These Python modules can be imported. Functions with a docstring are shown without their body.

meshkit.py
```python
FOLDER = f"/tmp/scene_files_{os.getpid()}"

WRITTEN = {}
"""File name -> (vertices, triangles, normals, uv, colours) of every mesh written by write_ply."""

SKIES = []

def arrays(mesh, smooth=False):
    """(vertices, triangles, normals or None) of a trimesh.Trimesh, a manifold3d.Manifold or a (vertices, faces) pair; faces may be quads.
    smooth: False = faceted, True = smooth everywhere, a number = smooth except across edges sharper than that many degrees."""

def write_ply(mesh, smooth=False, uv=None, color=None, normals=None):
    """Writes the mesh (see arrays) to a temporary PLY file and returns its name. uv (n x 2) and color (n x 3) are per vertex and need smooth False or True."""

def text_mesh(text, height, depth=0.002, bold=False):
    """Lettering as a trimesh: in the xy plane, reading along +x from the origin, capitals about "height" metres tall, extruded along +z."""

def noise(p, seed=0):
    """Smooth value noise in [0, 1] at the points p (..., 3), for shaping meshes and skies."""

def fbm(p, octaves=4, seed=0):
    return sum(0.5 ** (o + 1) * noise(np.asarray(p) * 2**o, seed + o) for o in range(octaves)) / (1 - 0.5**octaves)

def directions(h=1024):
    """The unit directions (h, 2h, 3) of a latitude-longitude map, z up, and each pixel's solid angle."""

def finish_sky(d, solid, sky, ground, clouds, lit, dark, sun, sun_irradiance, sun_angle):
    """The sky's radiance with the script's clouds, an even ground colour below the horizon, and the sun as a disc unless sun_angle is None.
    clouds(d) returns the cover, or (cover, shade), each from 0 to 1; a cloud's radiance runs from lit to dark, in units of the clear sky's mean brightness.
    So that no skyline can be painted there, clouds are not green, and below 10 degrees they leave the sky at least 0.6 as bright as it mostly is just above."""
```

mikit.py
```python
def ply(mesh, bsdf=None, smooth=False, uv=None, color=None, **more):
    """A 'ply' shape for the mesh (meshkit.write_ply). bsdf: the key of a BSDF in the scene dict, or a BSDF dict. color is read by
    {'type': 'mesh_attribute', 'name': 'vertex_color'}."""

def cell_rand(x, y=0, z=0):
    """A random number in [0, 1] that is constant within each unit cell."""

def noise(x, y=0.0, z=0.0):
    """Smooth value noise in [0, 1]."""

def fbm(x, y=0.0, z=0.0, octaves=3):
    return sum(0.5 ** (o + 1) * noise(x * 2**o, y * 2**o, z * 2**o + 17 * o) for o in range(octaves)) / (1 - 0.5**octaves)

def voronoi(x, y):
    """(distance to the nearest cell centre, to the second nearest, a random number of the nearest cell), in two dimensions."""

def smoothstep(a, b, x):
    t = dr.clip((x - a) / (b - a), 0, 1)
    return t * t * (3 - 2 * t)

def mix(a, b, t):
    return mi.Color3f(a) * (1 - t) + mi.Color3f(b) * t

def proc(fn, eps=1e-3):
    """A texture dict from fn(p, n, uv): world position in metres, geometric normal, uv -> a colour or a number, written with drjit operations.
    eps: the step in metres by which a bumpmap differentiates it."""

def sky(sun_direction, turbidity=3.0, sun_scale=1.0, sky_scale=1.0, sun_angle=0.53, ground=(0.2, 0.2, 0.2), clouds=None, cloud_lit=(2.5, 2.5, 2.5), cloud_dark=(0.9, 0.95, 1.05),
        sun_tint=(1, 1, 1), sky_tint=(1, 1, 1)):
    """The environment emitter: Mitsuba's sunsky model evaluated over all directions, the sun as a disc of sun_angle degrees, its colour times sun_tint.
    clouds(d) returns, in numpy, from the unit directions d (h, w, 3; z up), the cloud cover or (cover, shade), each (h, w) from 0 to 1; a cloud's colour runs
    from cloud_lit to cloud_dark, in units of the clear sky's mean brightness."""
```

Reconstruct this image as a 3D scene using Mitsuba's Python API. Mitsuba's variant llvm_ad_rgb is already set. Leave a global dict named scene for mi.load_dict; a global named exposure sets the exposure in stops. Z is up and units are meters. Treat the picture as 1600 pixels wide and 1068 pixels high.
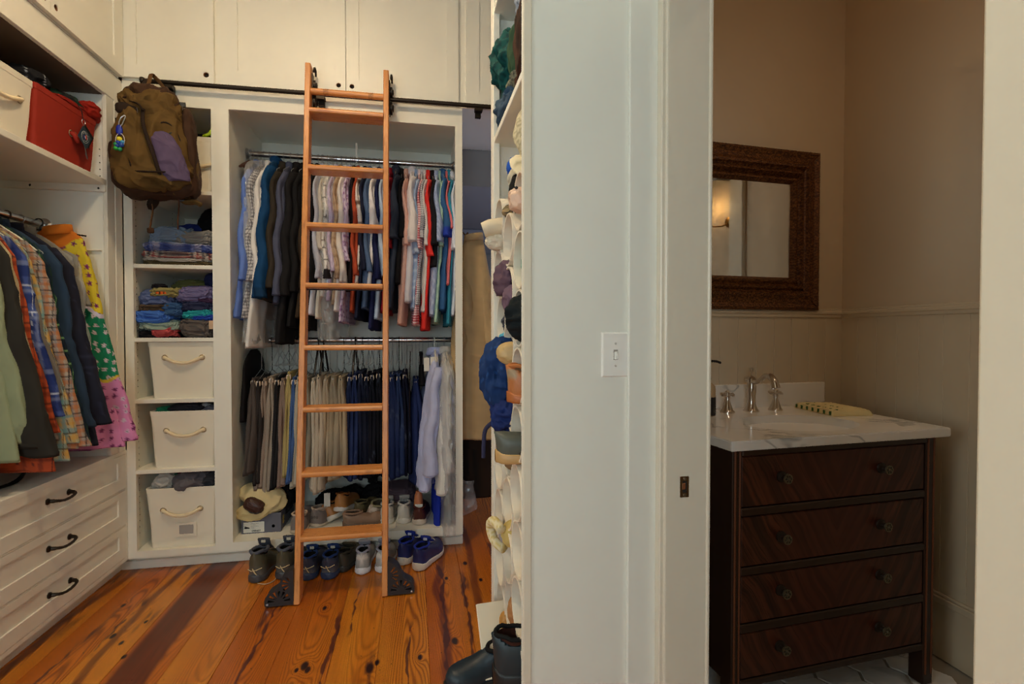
import math, random
import numpy as np, trimesh, mitsuba as mi, drjit as dr
import mikit, meshkit
from mikit import noise, fbm, smoothstep, mix
from scipy.spatial import ConvexHull
from shapely.geometry import Polygon, Point, box as sbox
from shapely import affinity

T = mi.ScalarTransform4f
scene, labels = {"type": "scene"}, {}
exposure = 0.4
# ------------------------------------------------------------------ camera
YAW, PITCH = math.atan(154 / 800), math.atan(15 / 800)
EYE = (0.0, 0.0, 1.25)
AIM = (math.sin(YAW) * math.cos(PITCH), math.cos(YAW) * math.cos(PITCH), 1.25 - math.sin(PITCH))
scene["camera"] = {"type": "perspective", "fov": 90.0, "fov_axis": "x", "near_clip": 0.05, "far_clip": 50.0,
                   "to_world": T().look_at(origin=EYE, target=AIM, up=(0, 0, 1))}
# ------------------------------------------------------------------ light (closet lamp, bath lamp, the windows' daylight)
CLOSET_LAMP = (56.0, 42.5, 26.0)
BATH_LAMP = (15.5, 11.6, 8.6)
BULB = (30.0, 19.0, 8.0)
DAY_WINDOW = (2.3, 2.8, 3.0)
HALL_WINDOW = (.5, .6, .95)
BACK_WINDOW = (2.9, 3.75, 4.25)


def lin(*c):
    if len(c) == 1:
        h = c[0].lstrip("#")
        c = [int(h[i:i + 2], 16) for i in (0, 2, 4)]
    return [((v / 255) / 12.92 if v / 255 <= 0.04045 else ((v / 255 + 0.055) / 1.055) ** 2.4) for v in c]


def rgb(c):
    return {"type": "rgb", "value": list(map(float, c))}


def mat(name, color, rough=0.5, metal=0.0, **kw):
    if name not in scene:
        col = color if isinstance(color, dict) else rgb(lin(*color) if not isinstance(color, str) else lin(color))
        scene[name] = {"type": "twosided", "bsdf": {"type": "principled", "base_color": col, "roughness": rough, "metallic": metal, **kw}}
    return name


USED = set()


def numbered(key):
    k, n = key, 0
    while k in USED:
        n += 1
        k = f"{key}_{n:03d}"
    USED.add(k)
    return k


def thing(name, label=None, cat=None, group=None, kind=None):
    k = numbered(name)
    d = {}
    if label: d["label"] = label
    if cat: d["category"] = cat
    if group: d["group"] = group
    if kind: d["kind"] = kind
    labels[k] = d
    return k


def put(key, mesh, m, smooth=False, color=None, to_world=None, uv=None, **more):
    if isinstance(mesh, dict):
        d = dict(mesh)
    else:
        d = mikit.ply(mesh, m, smooth=smooth, color=color, uv=uv, **more)
    if to_world is not None:
        d["to_world"] = to_world
    scene[key] = d
    return key


def part(parent, name, mesh, m, smooth=False, label=None, **kw):
    k = numbered(parent + "__" + name)
    put(k, mesh, m, smooth, **kw)
    if label: labels[k] = {"label": label}
    return k


def solo(name, mesh, m, label, cat, group=None, smooth=False, kind=None, **kw):
    k = thing(name, label, cat, group, kind)
    return put(k, mesh, m, smooth, **kw)


def struct(name, mesh, m, label, smooth=False, **kw):
    k = thing(name, label, None, None, "structure")
    return put(k, mesh, m, smooth, **kw)


# ------------------------------------------------------------------ mesh helpers
def hull(pts):
    pts = np.asarray(pts, float)
    h = ConvexHull(pts)
    f = h.simplices.copy()
    c = pts.mean(0)
    n = np.cross(pts[f[:, 1]] - pts[f[:, 0]], pts[f[:, 2]] - pts[f[:, 0]])
    flip = ((pts[f].mean(1) - c) * n).sum(1) < 0
    f[flip] = f[flip][:, ::-1]
    return trimesh.Trimesh(pts, f, process=False)


def bx(x0, x1, y0, y1, z0, z1, b=0.002):
    x0, x1 = min(x0, x1), max(x0, x1); y0, y1 = min(y0, y1), max(y0, y1); z0, z1 = min(z0, z1), max(z0, z1)
    b = min(b, 0.45 * min(x1 - x0, y1 - y0, z1 - z0))
    if b <= 0:
        return trimesh.creation.box(bounds=[[x0, y0, z0], [x1, y1, z1]])
    P = []
    for i in (0, 1):
        for j in (0, 1):
            for k in (0, 1):
                X, Y, Z = (x1, x0)[i], (y1, y0)[j], (z1, z0)[k]
                sx, sy, sz = (-1, 1)[i], (-1, 1)[j], (-1, 1)[k]
                P += [(X, Y + sy * b, Z + sz * b), (X + sx * b, Y, Z + sz * b), (X + sx * b, Y + sy * b, Z)]
    return hull(P)


def cat(*ms):
    ms = [m for g in ms for m in (g if isinstance(g, (list, tuple)) else [g])]
    return trimesh.util.concatenate(ms)


def tube(P, r, n=8, closed=False, flat=1.0, up=None):
    """A swept round (or flattened) bar along the polyline P."""
    P = np.asarray(P, float)
    m = len(P)
    t = np.roll(P, -1, 0) - np.roll(P, 1, 0) if closed else np.gradient(P, axis=0)
    t /= np.linalg.norm(t, axis=1, keepdims=True) + 1e-12
    R = np.broadcast_to(np.asarray(r, float), (m,))
    a = np.cross(t[0], up if up is not None else ([0, 0, 1.0] if abs(t[0][2]) < 0.9 else [1.0, 0, 0]))
    V = []
    for i in range(m):
        a = a - t[i] * (a @ t[i]); a /= np.linalg.norm(a) + 1e-12
        b = np.cross(t[i], a)
        g = np.arange(n) * 2 * np.pi / n
        V.append(P[i] + R[i] * (np.cos(g)[:, None] * a + flat * np.sin(g)[:, None] * b))
    return loft(V, caps=not closed, loop=closed)


def loft(rings, caps=True, loop=False):
    V = np.vstack(rings); m, n = len(rings), len(rings[0])
    F = []
    for i in range(m if loop else m - 1):
        j = (i + 1) % m
        k = np.arange(n); k2 = (k + 1) % n
        F.append(np.stack([i * n + k, i * n + k2, j * n + k2], 1)); F.append(np.stack([i * n + k, j * n + k2, j * n + k], 1))
    if caps and not loop:
        V = np.vstack([V, rings[0].mean(0), rings[-1].mean(0)])
        k = np.arange(n); k2 = (k + 1) % n
        F.append(np.stack([k2, k, k * 0 + m * n], 1)); F.append(np.stack([(m - 1) * n + k, (m - 1) * n + k2, k * 0 + m * n + 1], 1))
    mesh = trimesh.Trimesh(V, np.vstack(F), process=False)
    if mesh.is_watertight and mesh.volume < 0:
        mesh.invert()
    return mesh


def lathe(prof, n=24, axis="z", at=(0, 0, 0)):
    """prof: (radius, height) pairs; a closed solid turned about the axis."""
    g = np.arange(n) * 2 * np.pi / n
    rings = [np.stack([max(r, 1e-5) * np.cos(g), max(r, 1e-5) * np.sin(g), np.full(n, h)], 1) for r, h in prof]
    m = loft(rings)
    return place(m, axis, at)


def place(m, axis="z", at=(0, 0, 0)):
    v = np.array(m.vertices)
    if axis == "x": v = v[:, [2, 0, 1]]
    if axis == "-x": v = v[:, [2, 0, 1]] * [-1, 1, 1]
    if axis == "y": v = v[:, [1, 2, 0]]
    if axis == "-y": v = v[:, [1, 2, 0]] * [1, -1, 1]
    r = trimesh.Trimesh(v + np.asarray(at, float), m.faces, process=False)
    if axis in ("-x", "-y"): r.invert()
    return r


def prism(poly, depth, axis="z", at=(0, 0, 0)):
    m = trimesh.creation.extrude_polygon(poly, depth, engine="earcut")
    return place(m, axis, at)


def bez(pts, n=16):
    """Catmull-Rom through the points."""
    P = np.asarray(pts, float); P = np.vstack([2 * P[0] - P[1], P, 2 * P[-1] - P[-2]])
    out = []
    for i in range(1, len(P) - 2):
        t = np.linspace(0, 1, n, endpoint=False)[:, None]
        a, b, c, d = P[i - 1], P[i], P[i + 1], P[i + 2]
        out.append(0.5 * ((2 * b) + (c - a) * t + (2 * a - 5 * b + 4 * c - d) * t ** 2 + (3 * b - a - 3 * c + d) * t ** 3))
    return np.vstack(out + [P[-2][None]])


def move(m, d=(0, 0, 0), rz=0.0, rx=0.0, ry=0.0, s=1.0, about=(0, 0, 0)):
    M = trimesh.transformations.euler_matrix(rx, ry, rz, "sxyz")
    v = (np.array(m.vertices) - about) * s @ M[:3, :3].T + about + np.asarray(d, float)
    return trimesh.Trimesh(v, m.faces, process=False)


# ------------------------------------------------------------------ materials
WHITE = mat("mat_cabinet_paint", (224, 219, 205), 0.42)
WALLW = mat("mat_wall_paint", (214, 213, 202), 0.55)
TRIMW = mat("mat_trim_paint", (208, 199, 180), 0.3)
BATHW = mat("mat_bath_paint", (196, 176, 148), 0.6)
BATHT = mat("mat_bath_trim", (196, 178, 150), 0.45)
INSIDE = mat("mat_cabinet_inside", (226, 226, 216), 0.5)
BRONZE = mat("mat_dark_bronze", (46, 38, 30), 0.38, 0.7)
IRON = mat("mat_black_iron", (44, 40, 42), 0.5, 0.3)
CHROME = mat("mat_chrome", (205, 205, 208), 0.12, 1.0)
NICKEL = mat("mat_polished_nickel", (214, 205, 194), 0.1, 1.0)
BLACKP = mat("mat_black_plastic", (22, 21, 21), 0.4)
WHITEP = mat("mat_white_plastic", (226, 224, 216), 0.35)
PVC = mat("mat_pvc_tube", (224, 213, 193), 0.35)
HOLE = mat("mat_hole_dark", (30, 22, 14), 0.9)
CLOTH = "mat_cloth"
scene[CLOTH] = {"type": "twosided", "bsdf": {"type": "principled", "base_color": {"type": "mesh_attribute", "name": "vertex_color"}, "roughness": 0.85, "specular": 0.25, "sheen": 0.25}}
LEATHER = "mat_leather"
scene[LEATHER] = {"type": "twosided", "bsdf": {"type": "principled", "base_color": {"type": "mesh_attribute", "name": "vertex_color"}, "roughness": 0.45, "specular": 0.5}}

# heart pine planks: edges along x
PLANKS = [-1.56, -1.40, -1.245, -1.105, -0.905, -0.725, -0.525, -0.315, -0.14, 0.055, 0.235, 0.42, 0.60, 0.80]
KNOTS = [(-0.405, 2.01, .012), (-0.390, 1.985, .009), (-.43, 1.99, .006), (0.16, 2.06, .013), (0.33, 2.55, .010), (-0.40, 2.42, .009), (0.16, 2.60, .008), (0.02, 1.98, .009), (-.165, 1.95, .016), (-.14, 1.98, .009),
         (-1.16, 2.30, .007), (-1.22, 2.36, .009), (-1.14, 2.45, .006), (0.27, 2.75, .012), (-1.31, 2.62, .008), (-1.10, 2.20, .008), (-0.76, 1.93, .009)]
STREAKS = [(.128, 1.85, 2.75, .012), (.232, 1.8, 2.62, .011), (-.325, 1.85, 2.35, .013), (-.27, 2.2, 2.55, .007), (-.155, 1.8, 2.02, .022), (-1.24, 2.25, 2.65, .012), (-.62, 1.8, 2.5, .010), (.36, 2.0, 2.4, .008), (-1.33, 2.0, 2.3, .009), (-.02, 1.8, 2.2, .006)]


def floor_color(p, n, uv):
    x, y = p.x, p.y
    idx, lo = mi.Float(0), mi.Float(PLANKS[0])
    wid = mi.Float(0.16)
    for i, e in enumerate(PLANKS[1:-1]):
        s = x > e
        idx = dr.select(s, i + 1.0, idx); lo = dr.select(s, e, lo)
        wid = dr.select(s, PLANKS[i + 2] - e, wid)
    xl = (x - lo) / wid - 0.5
    r1, r2, r3 = mikit.cell_rand(idx, 3), mikit.cell_rand(idx, 7), mikit.cell_rand(idx, 11)
    warp = fbm(x * 9 + r1 * 50, y * 1.3 + r2 * 30, octaves=3)
    near, ring, stk = mi.Float(9.0), mi.Float(0), mi.Float(0)
    wob, ragged = (noise(y * 5.0, 3.0) - .5) * .03 + (noise(y * 23.0, 9.0) - .5) * .010, fbm(x * 30, y * 14, octaves=3)
    for sx, y0, y1, w in STREAKS:
        stk = dr.maximum(stk, smoothstep(1.0, .35, dr.abs(x + wob - sx) / w + (ragged - .45) * 2.2) * smoothstep(y0 - .05, y0 + .05, y) * smoothstep(y1 + .08, y1 - .05, y))
    for kx, ky, kr in KNOTS:
        d = dr.sqrt(dr.square(x - kx) + dr.square((y - ky) * 0.5)) / kr + (warp - .5) * .8
        near = dr.minimum(near, d)
        ring += dr.exp(-d * 0.6) * 1.6
    v = (dr.square((xl + (r1 - .5) * .5) * 2.2) * 2.2 + y * (0.8 + r3) * dr.select(r2 > .5, 1.0, -1.0) + warp * 2.0 + ring) * (3.0 + 2 * r1)
    line = dr.power(0.5 + 0.5 * dr.sin(v * 6.283), 2.2)
    fine = noise(x * 420, y * 9.0)
    base = mix(lin(222, 140, 40), lin(190, 98, 22), smoothstep(.2, .85, warp * .7 + r3 * .45))
    col = mix(base, lin(112, 44, 12), line * (0.35 + 0.4 * r2))
    col = col * (0.86 + 0.22 * fine)
    # heartwood streaks
    band = smoothstep(0.16, 0.05, dr.abs(xl - (r2 - .5) * .4 + (fbm(y * 1.6, idx * 9.1) - .5) * 0.7)) * smoothstep(.52, .66, r1 + .1 * fbm(y * .8, idx))
    col = mix(col, lin(96, 38, 22), band * .75)
    dark4 = dr.select(dr.abs(idx - 3.0) < .5, smoothstep(0.40, 0.28, dr.abs(xl - .02 + (noise(y * 2.2, 5.0) - .5) * .28)), 0.0)
    col = mix(col, mix(lin(98, 36, 18), lin(70, 24, 14), noise(x * 60, y * 5)), dark4 * .9)
    edge4 = dr.select(dr.abs(idx - 4.0) < .5, 0.18, 0.0)
    col = mix(col, lin(214, 140, 44), edge4)
    stain = smoothstep(.66, .78, fbm(x * 16 + 4, y * 2.4, octaves=4)) * smoothstep(.45, .6, noise(x * 3.1, y * 1.1 + 8))
    col = mix(col, lin(58, 26, 34), stain * .8)
    col = mix(col, lin(66, 26, 30), stk * .85)
    col = mix(col, lin(40, 18, 20), smoothstep(1.35, .6, near))
    sp = mikit.voronoi(x * 34, y * 13)
    col = mix(col, lin(44, 22, 22), smoothstep(.06, .03, sp[0]) * smoothstep(.88, .9, sp[2]))
    return col * 0.92


scene["mat_pine_floor"] = {"type": "twosided", "bsdf": {"type": "principled", "base_color": mikit.proc(floor_color), "roughness": 0.3, "specular": 0.5, "clearcoat": 0.5, "clearcoat_gloss": 0.8}}


def oak_color(p, n, uv):
    w = fbm(p.x * 9, p.y * 9, p.z * 5.0)
    g = noise(p.x * 30 + w * 4, p.y * 260, p.z * 60.0)
    h = noise(p.x * 240 + w * 5, p.y * 200, p.z * 9.0)
    k = dr.select(dr.abs(p.x + .3335) > .1825, h, g)
    return mix(mix(lin(212, 146, 82), lin(184, 112, 56), w), lin(146, 84, 40), smoothstep(.5, .95, k) * .5)


scene["mat_oak"] = {"type": "twosided", "bsdf": {"type": "principled", "base_color": mikit.proc(oak_color), "roughness": 0.35, "specular": 0.5}}
OAK = "mat_oak"

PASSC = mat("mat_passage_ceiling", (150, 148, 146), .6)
# ------------------------------------------------------------------ the shell of the rooms
XL, YF = -1.44, 2.93           # front planes of the left unit and of the far unit
fl = thing("floor", "varnished heart pine plank floor of the closet", None, None, "structure")
put(fl, bx(-2.4, 0.84, -2.2, 5.3, -0.06, -0.02, 0), mat("mat_subfloor", (60, 30, 14), 0.8))
for i in range(len(PLANKS) - 1):
    a, b = PLANKS[i], PLANKS[i + 1]
    part(fl, "plank", bx(a + .0006, b - .0006, -2.0, 5.2, -0.02, 0.0 - 0.0006 * (i % 2), .0012), "mat_pine_floor")
struct("floor_hall", bx(0.80, 1.60, 2.30, 5.2, -.05, 0, 0), "mat_pine_floor", "pine floor running on into the passage beyond the cabinet")
struct("wall_left", bx(-2.15, -2.07, -2.0, 3.75, 0, 3.4, 0), WALLW, "painted wall behind the left closet unit")
# back wall of the room behind the viewer with two windows is built with the lights below
struct("ceiling", bx(-2.15, 0.70, -2.1, 3.75, 3.35, 3.42, 0), WALLW, "white closet ceiling")
struct("wall_far", bx(-2.15, 0.28, 3.60, 3.68, 0, 3.4, 0), WALLW, "wall behind the far closet unit")
# wall that ends beside the shoe rack and carries the switch
struct("wall_partition", bx(0.281, 0.660, 1.30, 1.325, 0, 3.4, 0.001), WALLW, "smooth pale painted wall end with the light switch")
struct("trim_1", bx(0.279, 0.301, 1.294, 1.302, 0, 3.36, .002), TRIMW, "narrow edge strip of the wall beside the shoe rack")
struct("trim_2", bx(0.5665, 0.6615, 1.288, 1.301, 0, 3.36, .0025), WALLW, "flat vertical board at the corner of the pale wall")
struct("wall_right", cat(bx(0.662, 0.784, 1.262, 2.30, 0, 3.4, 0), bx(0.664, 0.784, -2.0, 0.445, 0, 3.4, 0), bx(0.664, 0.784, 0.445, 1.262, 2.17, 3.4, 0)), WALLW, "wall between the closet and the bathroom")
struct("door_1", cat(bx(0.659, 0.780, 1.255, 1.275, 0, 2.16, .002), bx(0.659, 0.787, 0.478, 0.492, 0, 2.16, .002), bx(0.659, 0.787, 0.478, 1.275, 2.145, 2.175, .002)), TRIMW,
       "painted door frame of the bathroom doorway")
struct("trim_3", cat(bx(0.7775, 0.788, 1.250, 1.29, 0, 2.15, .003)), TRIMW, "slim rounded bead on the far edge of the door frame")
struct("trim_4", cat(bx(0.645, 0.668, 1.262, 1.289, 0, 2.25, .003), bx(0.656, 0.664, 1.2555, 1.266, 0, 2.25, .003)), TRIMW, "narrow door casing in the corner of the pale wall")
struct("trim_5", cat(bx(0.640, 0.668, 0.40, 0.482, 0, 2.25, .006), bx(0.634, 0.668, 0.37, 0.40, 0, 2.25, .008)), TRIMW, "door casing on the near side of the bathroom doorway")
# strike plate
sp = thing("strike_plate", "small brass strike plate set into the bathroom door frame", "strike plate")
BRASS = mat("mat_aged_brass", (128, 102, 70), 0.35, 0.9)
pl = sbox(.700, .808, .725, .864).difference(sbox(.7065, .820, .7195, .852))
part(sp, "plate", trimesh.Trimesh([[x, 1.2555 - w, z] for x, z, w in trimesh.creation.extrude_polygon(pl, .002, engine="earcut").vertices], trimesh.creation.extrude_polygon(pl, .002, engine="earcut").faces, process=False), BRASS)
part(sp, "latch_hole", bx(.706, .7195, 1.2535, 1.2548, .820, .852, .0005), HOLE)
part(sp, "latch_bolt", bx(.7065, .7155, 1.2528, 1.2545, .829, .846, .0008), mat("mat_worn_copper", (214, 150, 110), .3, .9))
for dz in (-.022, .022):
    part(sp, "screw", lathe([(0.001, 0), (.0042, .0002), (.0042, .001), (.002, .0016), (.0005, .0016)], 10, "-y", (.7125, 1.2532, .836 + dz)), CHROME)
# light switch
sw = thing("light_switch", "white single toggle light switch on the pale wall", "light switch")
part(sw, "cover_plate", hull([(x, 1.2995, z) for x in (.493, .571) for z in (1.130, 1.2505)] + [(x, 1.2935, z) for x in (.497, .567) for z in (1.134, 1.2465)]), WHITEP)
part(sw, "toggle", hull([(x, 1.294, z) for x in (.5275, .5365) for z in (1.179, 1.201)] + [(x, 1.286, z) for x in (.529, .535) for z in (1.178, 1.187)]), WHITEP)
part(sw, "toggle_slot", bx(.526, .538, 1.2925, 1.2938, 1.176, 1.204, .0004), mat("mat_switch_slot", (150, 146, 138), .6))
for z in (1.160, 1.220):
    part(sw, "screw", lathe([(0.0005, 0), (.0032, .0003), (.0028, .0012), (.0005, .0014)], 10, "-y", (.532, 1.2938, z)), mat("mat_painted_screw", (176, 172, 162), .4))
# room behind the viewer
struct("wall_behind", cat(bx(-2.15, -1.30, -2.08, -2.0, 0, 3.4, 0), bx(0.0, 0.70, -2.08, -2.0, 0, 3.4, 0), bx(-1.30, 0.0, -2.08, -2.0, 0, 0.8, 0), bx(-1.30, 0.0, -2.08, -2.0, 2.5, 3.4, 0)), WALLW, "wall of the room behind the viewpoint")
def window(name, poly_center, w, h, axis, col, label):
    k = thing(name, label, None, None, "structure")
    cx, cy, cz = poly_center
    v = np.array([[-w / 2, -h / 2], [w / 2, -h / 2], [w / 2, h / 2], [-w / 2, h / 2]])
    ax = {"+y": ([1, 0, 0], [0, 0, 1], 1), "+x": ([0, 1, 0], [0, 0, 1], 0), "-x": ([0, 1, 0], [0, 0, 1], 1), "-z": ([1, 0, 0], [0, 1, 0], 1)}[axis]
    P = np.array(poly_center) + v[:, :1] * np.array(ax[0]) + v[:, 1:] * np.array(ax[1])
    n = np.cross(P[1] - P[0], P[2] - P[0]); want = {"+y": [0, 1, 0], "+x": [1, 0, 0], "-x": [-1, 0, 0], "-z": [0, 0, -1]}[axis]
    F = [[0, 1, 2], [0, 2, 3]] if n @ np.array(want) > 0 else [[0, 2, 1], [0, 3, 2]]
    part(k, "daylit_shade", trimesh.Trimesh(P, F, process=False), mat("mat_shade_cloth", (230, 228, 220), .9), emitter={"type": "area", "radiance": rgb(col)})
    rim = []
    a, b = np.array(ax[0], float), np.array(ax[1], float); nn = np.array(want, float)
    for (u0, u1, v0, v1) in ((-w/2-.08, -w/2, -h/2-.08, h/2+.08), (w/2, w/2+.08, -h/2-.08, h/2+.08), (-w/2, w/2, -h/2-.08, -h/2), (-w/2, w/2, h/2, h/2+.08)):
        C = [np.array(poly_center) + a * u + b * vv + nn * t for u in (u0, u1) for vv in (v0, v1) for t in (-.01, .03)]
        rim.append(hull(C))
    part(k, "casing", cat(rim), TRIMW)
window("window_1", (-0.65, -1.995, 1.65), 1.14, 1.54, "+y", BACK_WINDOW, "shaded window behind the viewpoint")
window("window_2", (-2.062, -0.15, 1.6), 1.0, 1.5, "+x", DAY_WINDOW, "shaded window in the left wall behind the viewpoint")
# closet ceiling lamp
lp = thing("ceiling_lamp", "round flush ceiling lamp of the closet", "lamp")
part(lp, "diffuser", lathe([(.001, 3.27), (.12, 3.272), (.17, 3.29), (.18, 3.32), (.001, 3.321)], 28, "z", (-0.55, 1.55, 0)), WHITEP, smooth=40, emitter={"type": "area", "radiance": rgb(CLOSET_LAMP)})
part(lp, "rim", lathe([(.183, 3.31), (.195, 3.31), (.195, 3.35), (.183, 3.35), (.183, 3.31)], 28, "z", (-0.55, 1.55, 0)), BRONZE, smooth=40)
# passage beyond the far unit
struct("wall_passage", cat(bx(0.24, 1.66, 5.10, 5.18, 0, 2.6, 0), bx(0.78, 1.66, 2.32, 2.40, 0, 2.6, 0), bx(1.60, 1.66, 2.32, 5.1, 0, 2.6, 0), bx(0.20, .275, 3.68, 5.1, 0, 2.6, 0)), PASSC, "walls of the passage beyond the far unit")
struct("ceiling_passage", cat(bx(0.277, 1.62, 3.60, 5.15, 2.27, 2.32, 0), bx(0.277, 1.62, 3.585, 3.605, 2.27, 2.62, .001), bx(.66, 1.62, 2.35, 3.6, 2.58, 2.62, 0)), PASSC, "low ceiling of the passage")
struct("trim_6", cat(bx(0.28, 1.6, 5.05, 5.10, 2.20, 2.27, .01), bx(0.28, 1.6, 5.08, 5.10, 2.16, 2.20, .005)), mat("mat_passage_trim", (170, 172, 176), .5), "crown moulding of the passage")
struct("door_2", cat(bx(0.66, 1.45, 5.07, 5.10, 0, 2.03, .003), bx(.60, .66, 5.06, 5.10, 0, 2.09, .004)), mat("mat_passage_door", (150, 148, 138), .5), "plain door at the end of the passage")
window("window_3", (1.592, 3.7, 1.3), 1.3, 1.5, "-x", HALL_WINDOW, "window in the side wall of the passage")


# ------------------------------------------------------------------ built-in units
def plate(poly, depth, face, at):
    """Polygon (u, v) as a plate: face '-y' = facing the viewer (u along x, v up, thickness back from y=at), '+x' = facing right (u along y, v up)."""
    m = trimesh.creation.extrude_polygon(poly, depth, engine="earcut")
    v = np.array(m.vertices)
    if face == "-y":
        w = np.stack([v[:, 0], at + depth - v[:, 2], v[:, 1]], 1)
    elif face == "+x":
        w = np.stack([at - depth + v[:, 2], v[:, 0], v[:, 1]], 1)
    elif face == "-x":
        w = np.stack([at + depth - v[:, 2], -v[:, 0], v[:, 1]], 1); w[:, 1] = v[:, 0]
        r = trimesh.Trimesh(w, m.faces, process=False); r.invert(); return r
    return trimesh.Trimesh(w, m.faces, process=False)


def dots(points, r, normal, m, parent, name="pin_hole"):
    ms = []
    for p in points:
        ms.append(lathe([(.0005, 0), (r, 0), (r, .0008), (.0005, .0008)], 8, normal, p))
    k = part(parent, name, cat(ms), m)
    labels[k] = {"label": "row of small dark shelf pin holes", "kind": "stuff"}


def shaker(parent, name, u0, u1, v0, v1, face, at, iw, hole=None, label=None, depth=.02):
    """Frame with a recessed panel; hole = (u, v, r) of a finger hole."""
    l, r, b, t = iw
    poly = sbox(u0, v0, u1, v1).difference(sbox(u0 + l, v0 + b, u1 - r, v1 - t))
    if hole: poly = poly.difference(Point(hole[0], hole[1]).buffer(hole[2], 16))
    d = part(parent, name, plate(poly, depth, face, at), WHITE, label=label)
    sgn = -1 if face == "+x" else 1
    part(d, "panel", plate(sbox(u0 + l - .001, v0 + b - .001, u1 - r + .001, v1 - t + .001), .006, face, at + sgn * .0075), WHITE)
    if hole:
        part(d, "finger_hole", plate(Point(hole[0], hole[1]).buffer(hole[2] * 1.02, 16), .004, face, at + sgn * .014), HOLE, label="dark round finger hole")
        ring = Point(hole[0], hole[1]).buffer(hole[2], 20).difference(Point(hole[0], hole[1]).buffer(hole[2] * .84, 20))
        part(d, "finger_hole_rim", plate(ring, .012, face, at + sgn * .003), mat("mat_hole_rim", (120, 78, 44), .6))
    return d


FU = thing("closet_unit", "tall cream built-in unit with shelf tower and wide hanging bay behind the ladder", "closet unit")
frame = sbox(-1.44, .088, .276, 2.521)
for q in [(-1.40, -1.03, .123, 2.410), (-.945, .236, .135, 2.416)]:
    frame = frame.difference(sbox(q[0], q[2], q[1], q[3]))
part(FU, "face_frame", plate(frame, .02, "-y", YF), WHITE)
part(FU, "side_panel", bx(-1.44, -1.412, YF + .02, 3.58, .08, 2.52), INSIDE)
part(FU, "side_panel", bx(-1.022, -.957, YF + .02, 3.58, .10, 2.50), INSIDE)
part(FU, "side_panel", bx(.257, .2765, YF + .019, 3.58, .08, 2.52), WHITE)
part(FU, "back_panel", cat(bx(-1.44, .276, 3.575, 3.59, .425, 2.52, 0), bx(-1.44, .276, 3.575, 3.59, .09, .419, .003)), INSIDE)
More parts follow.
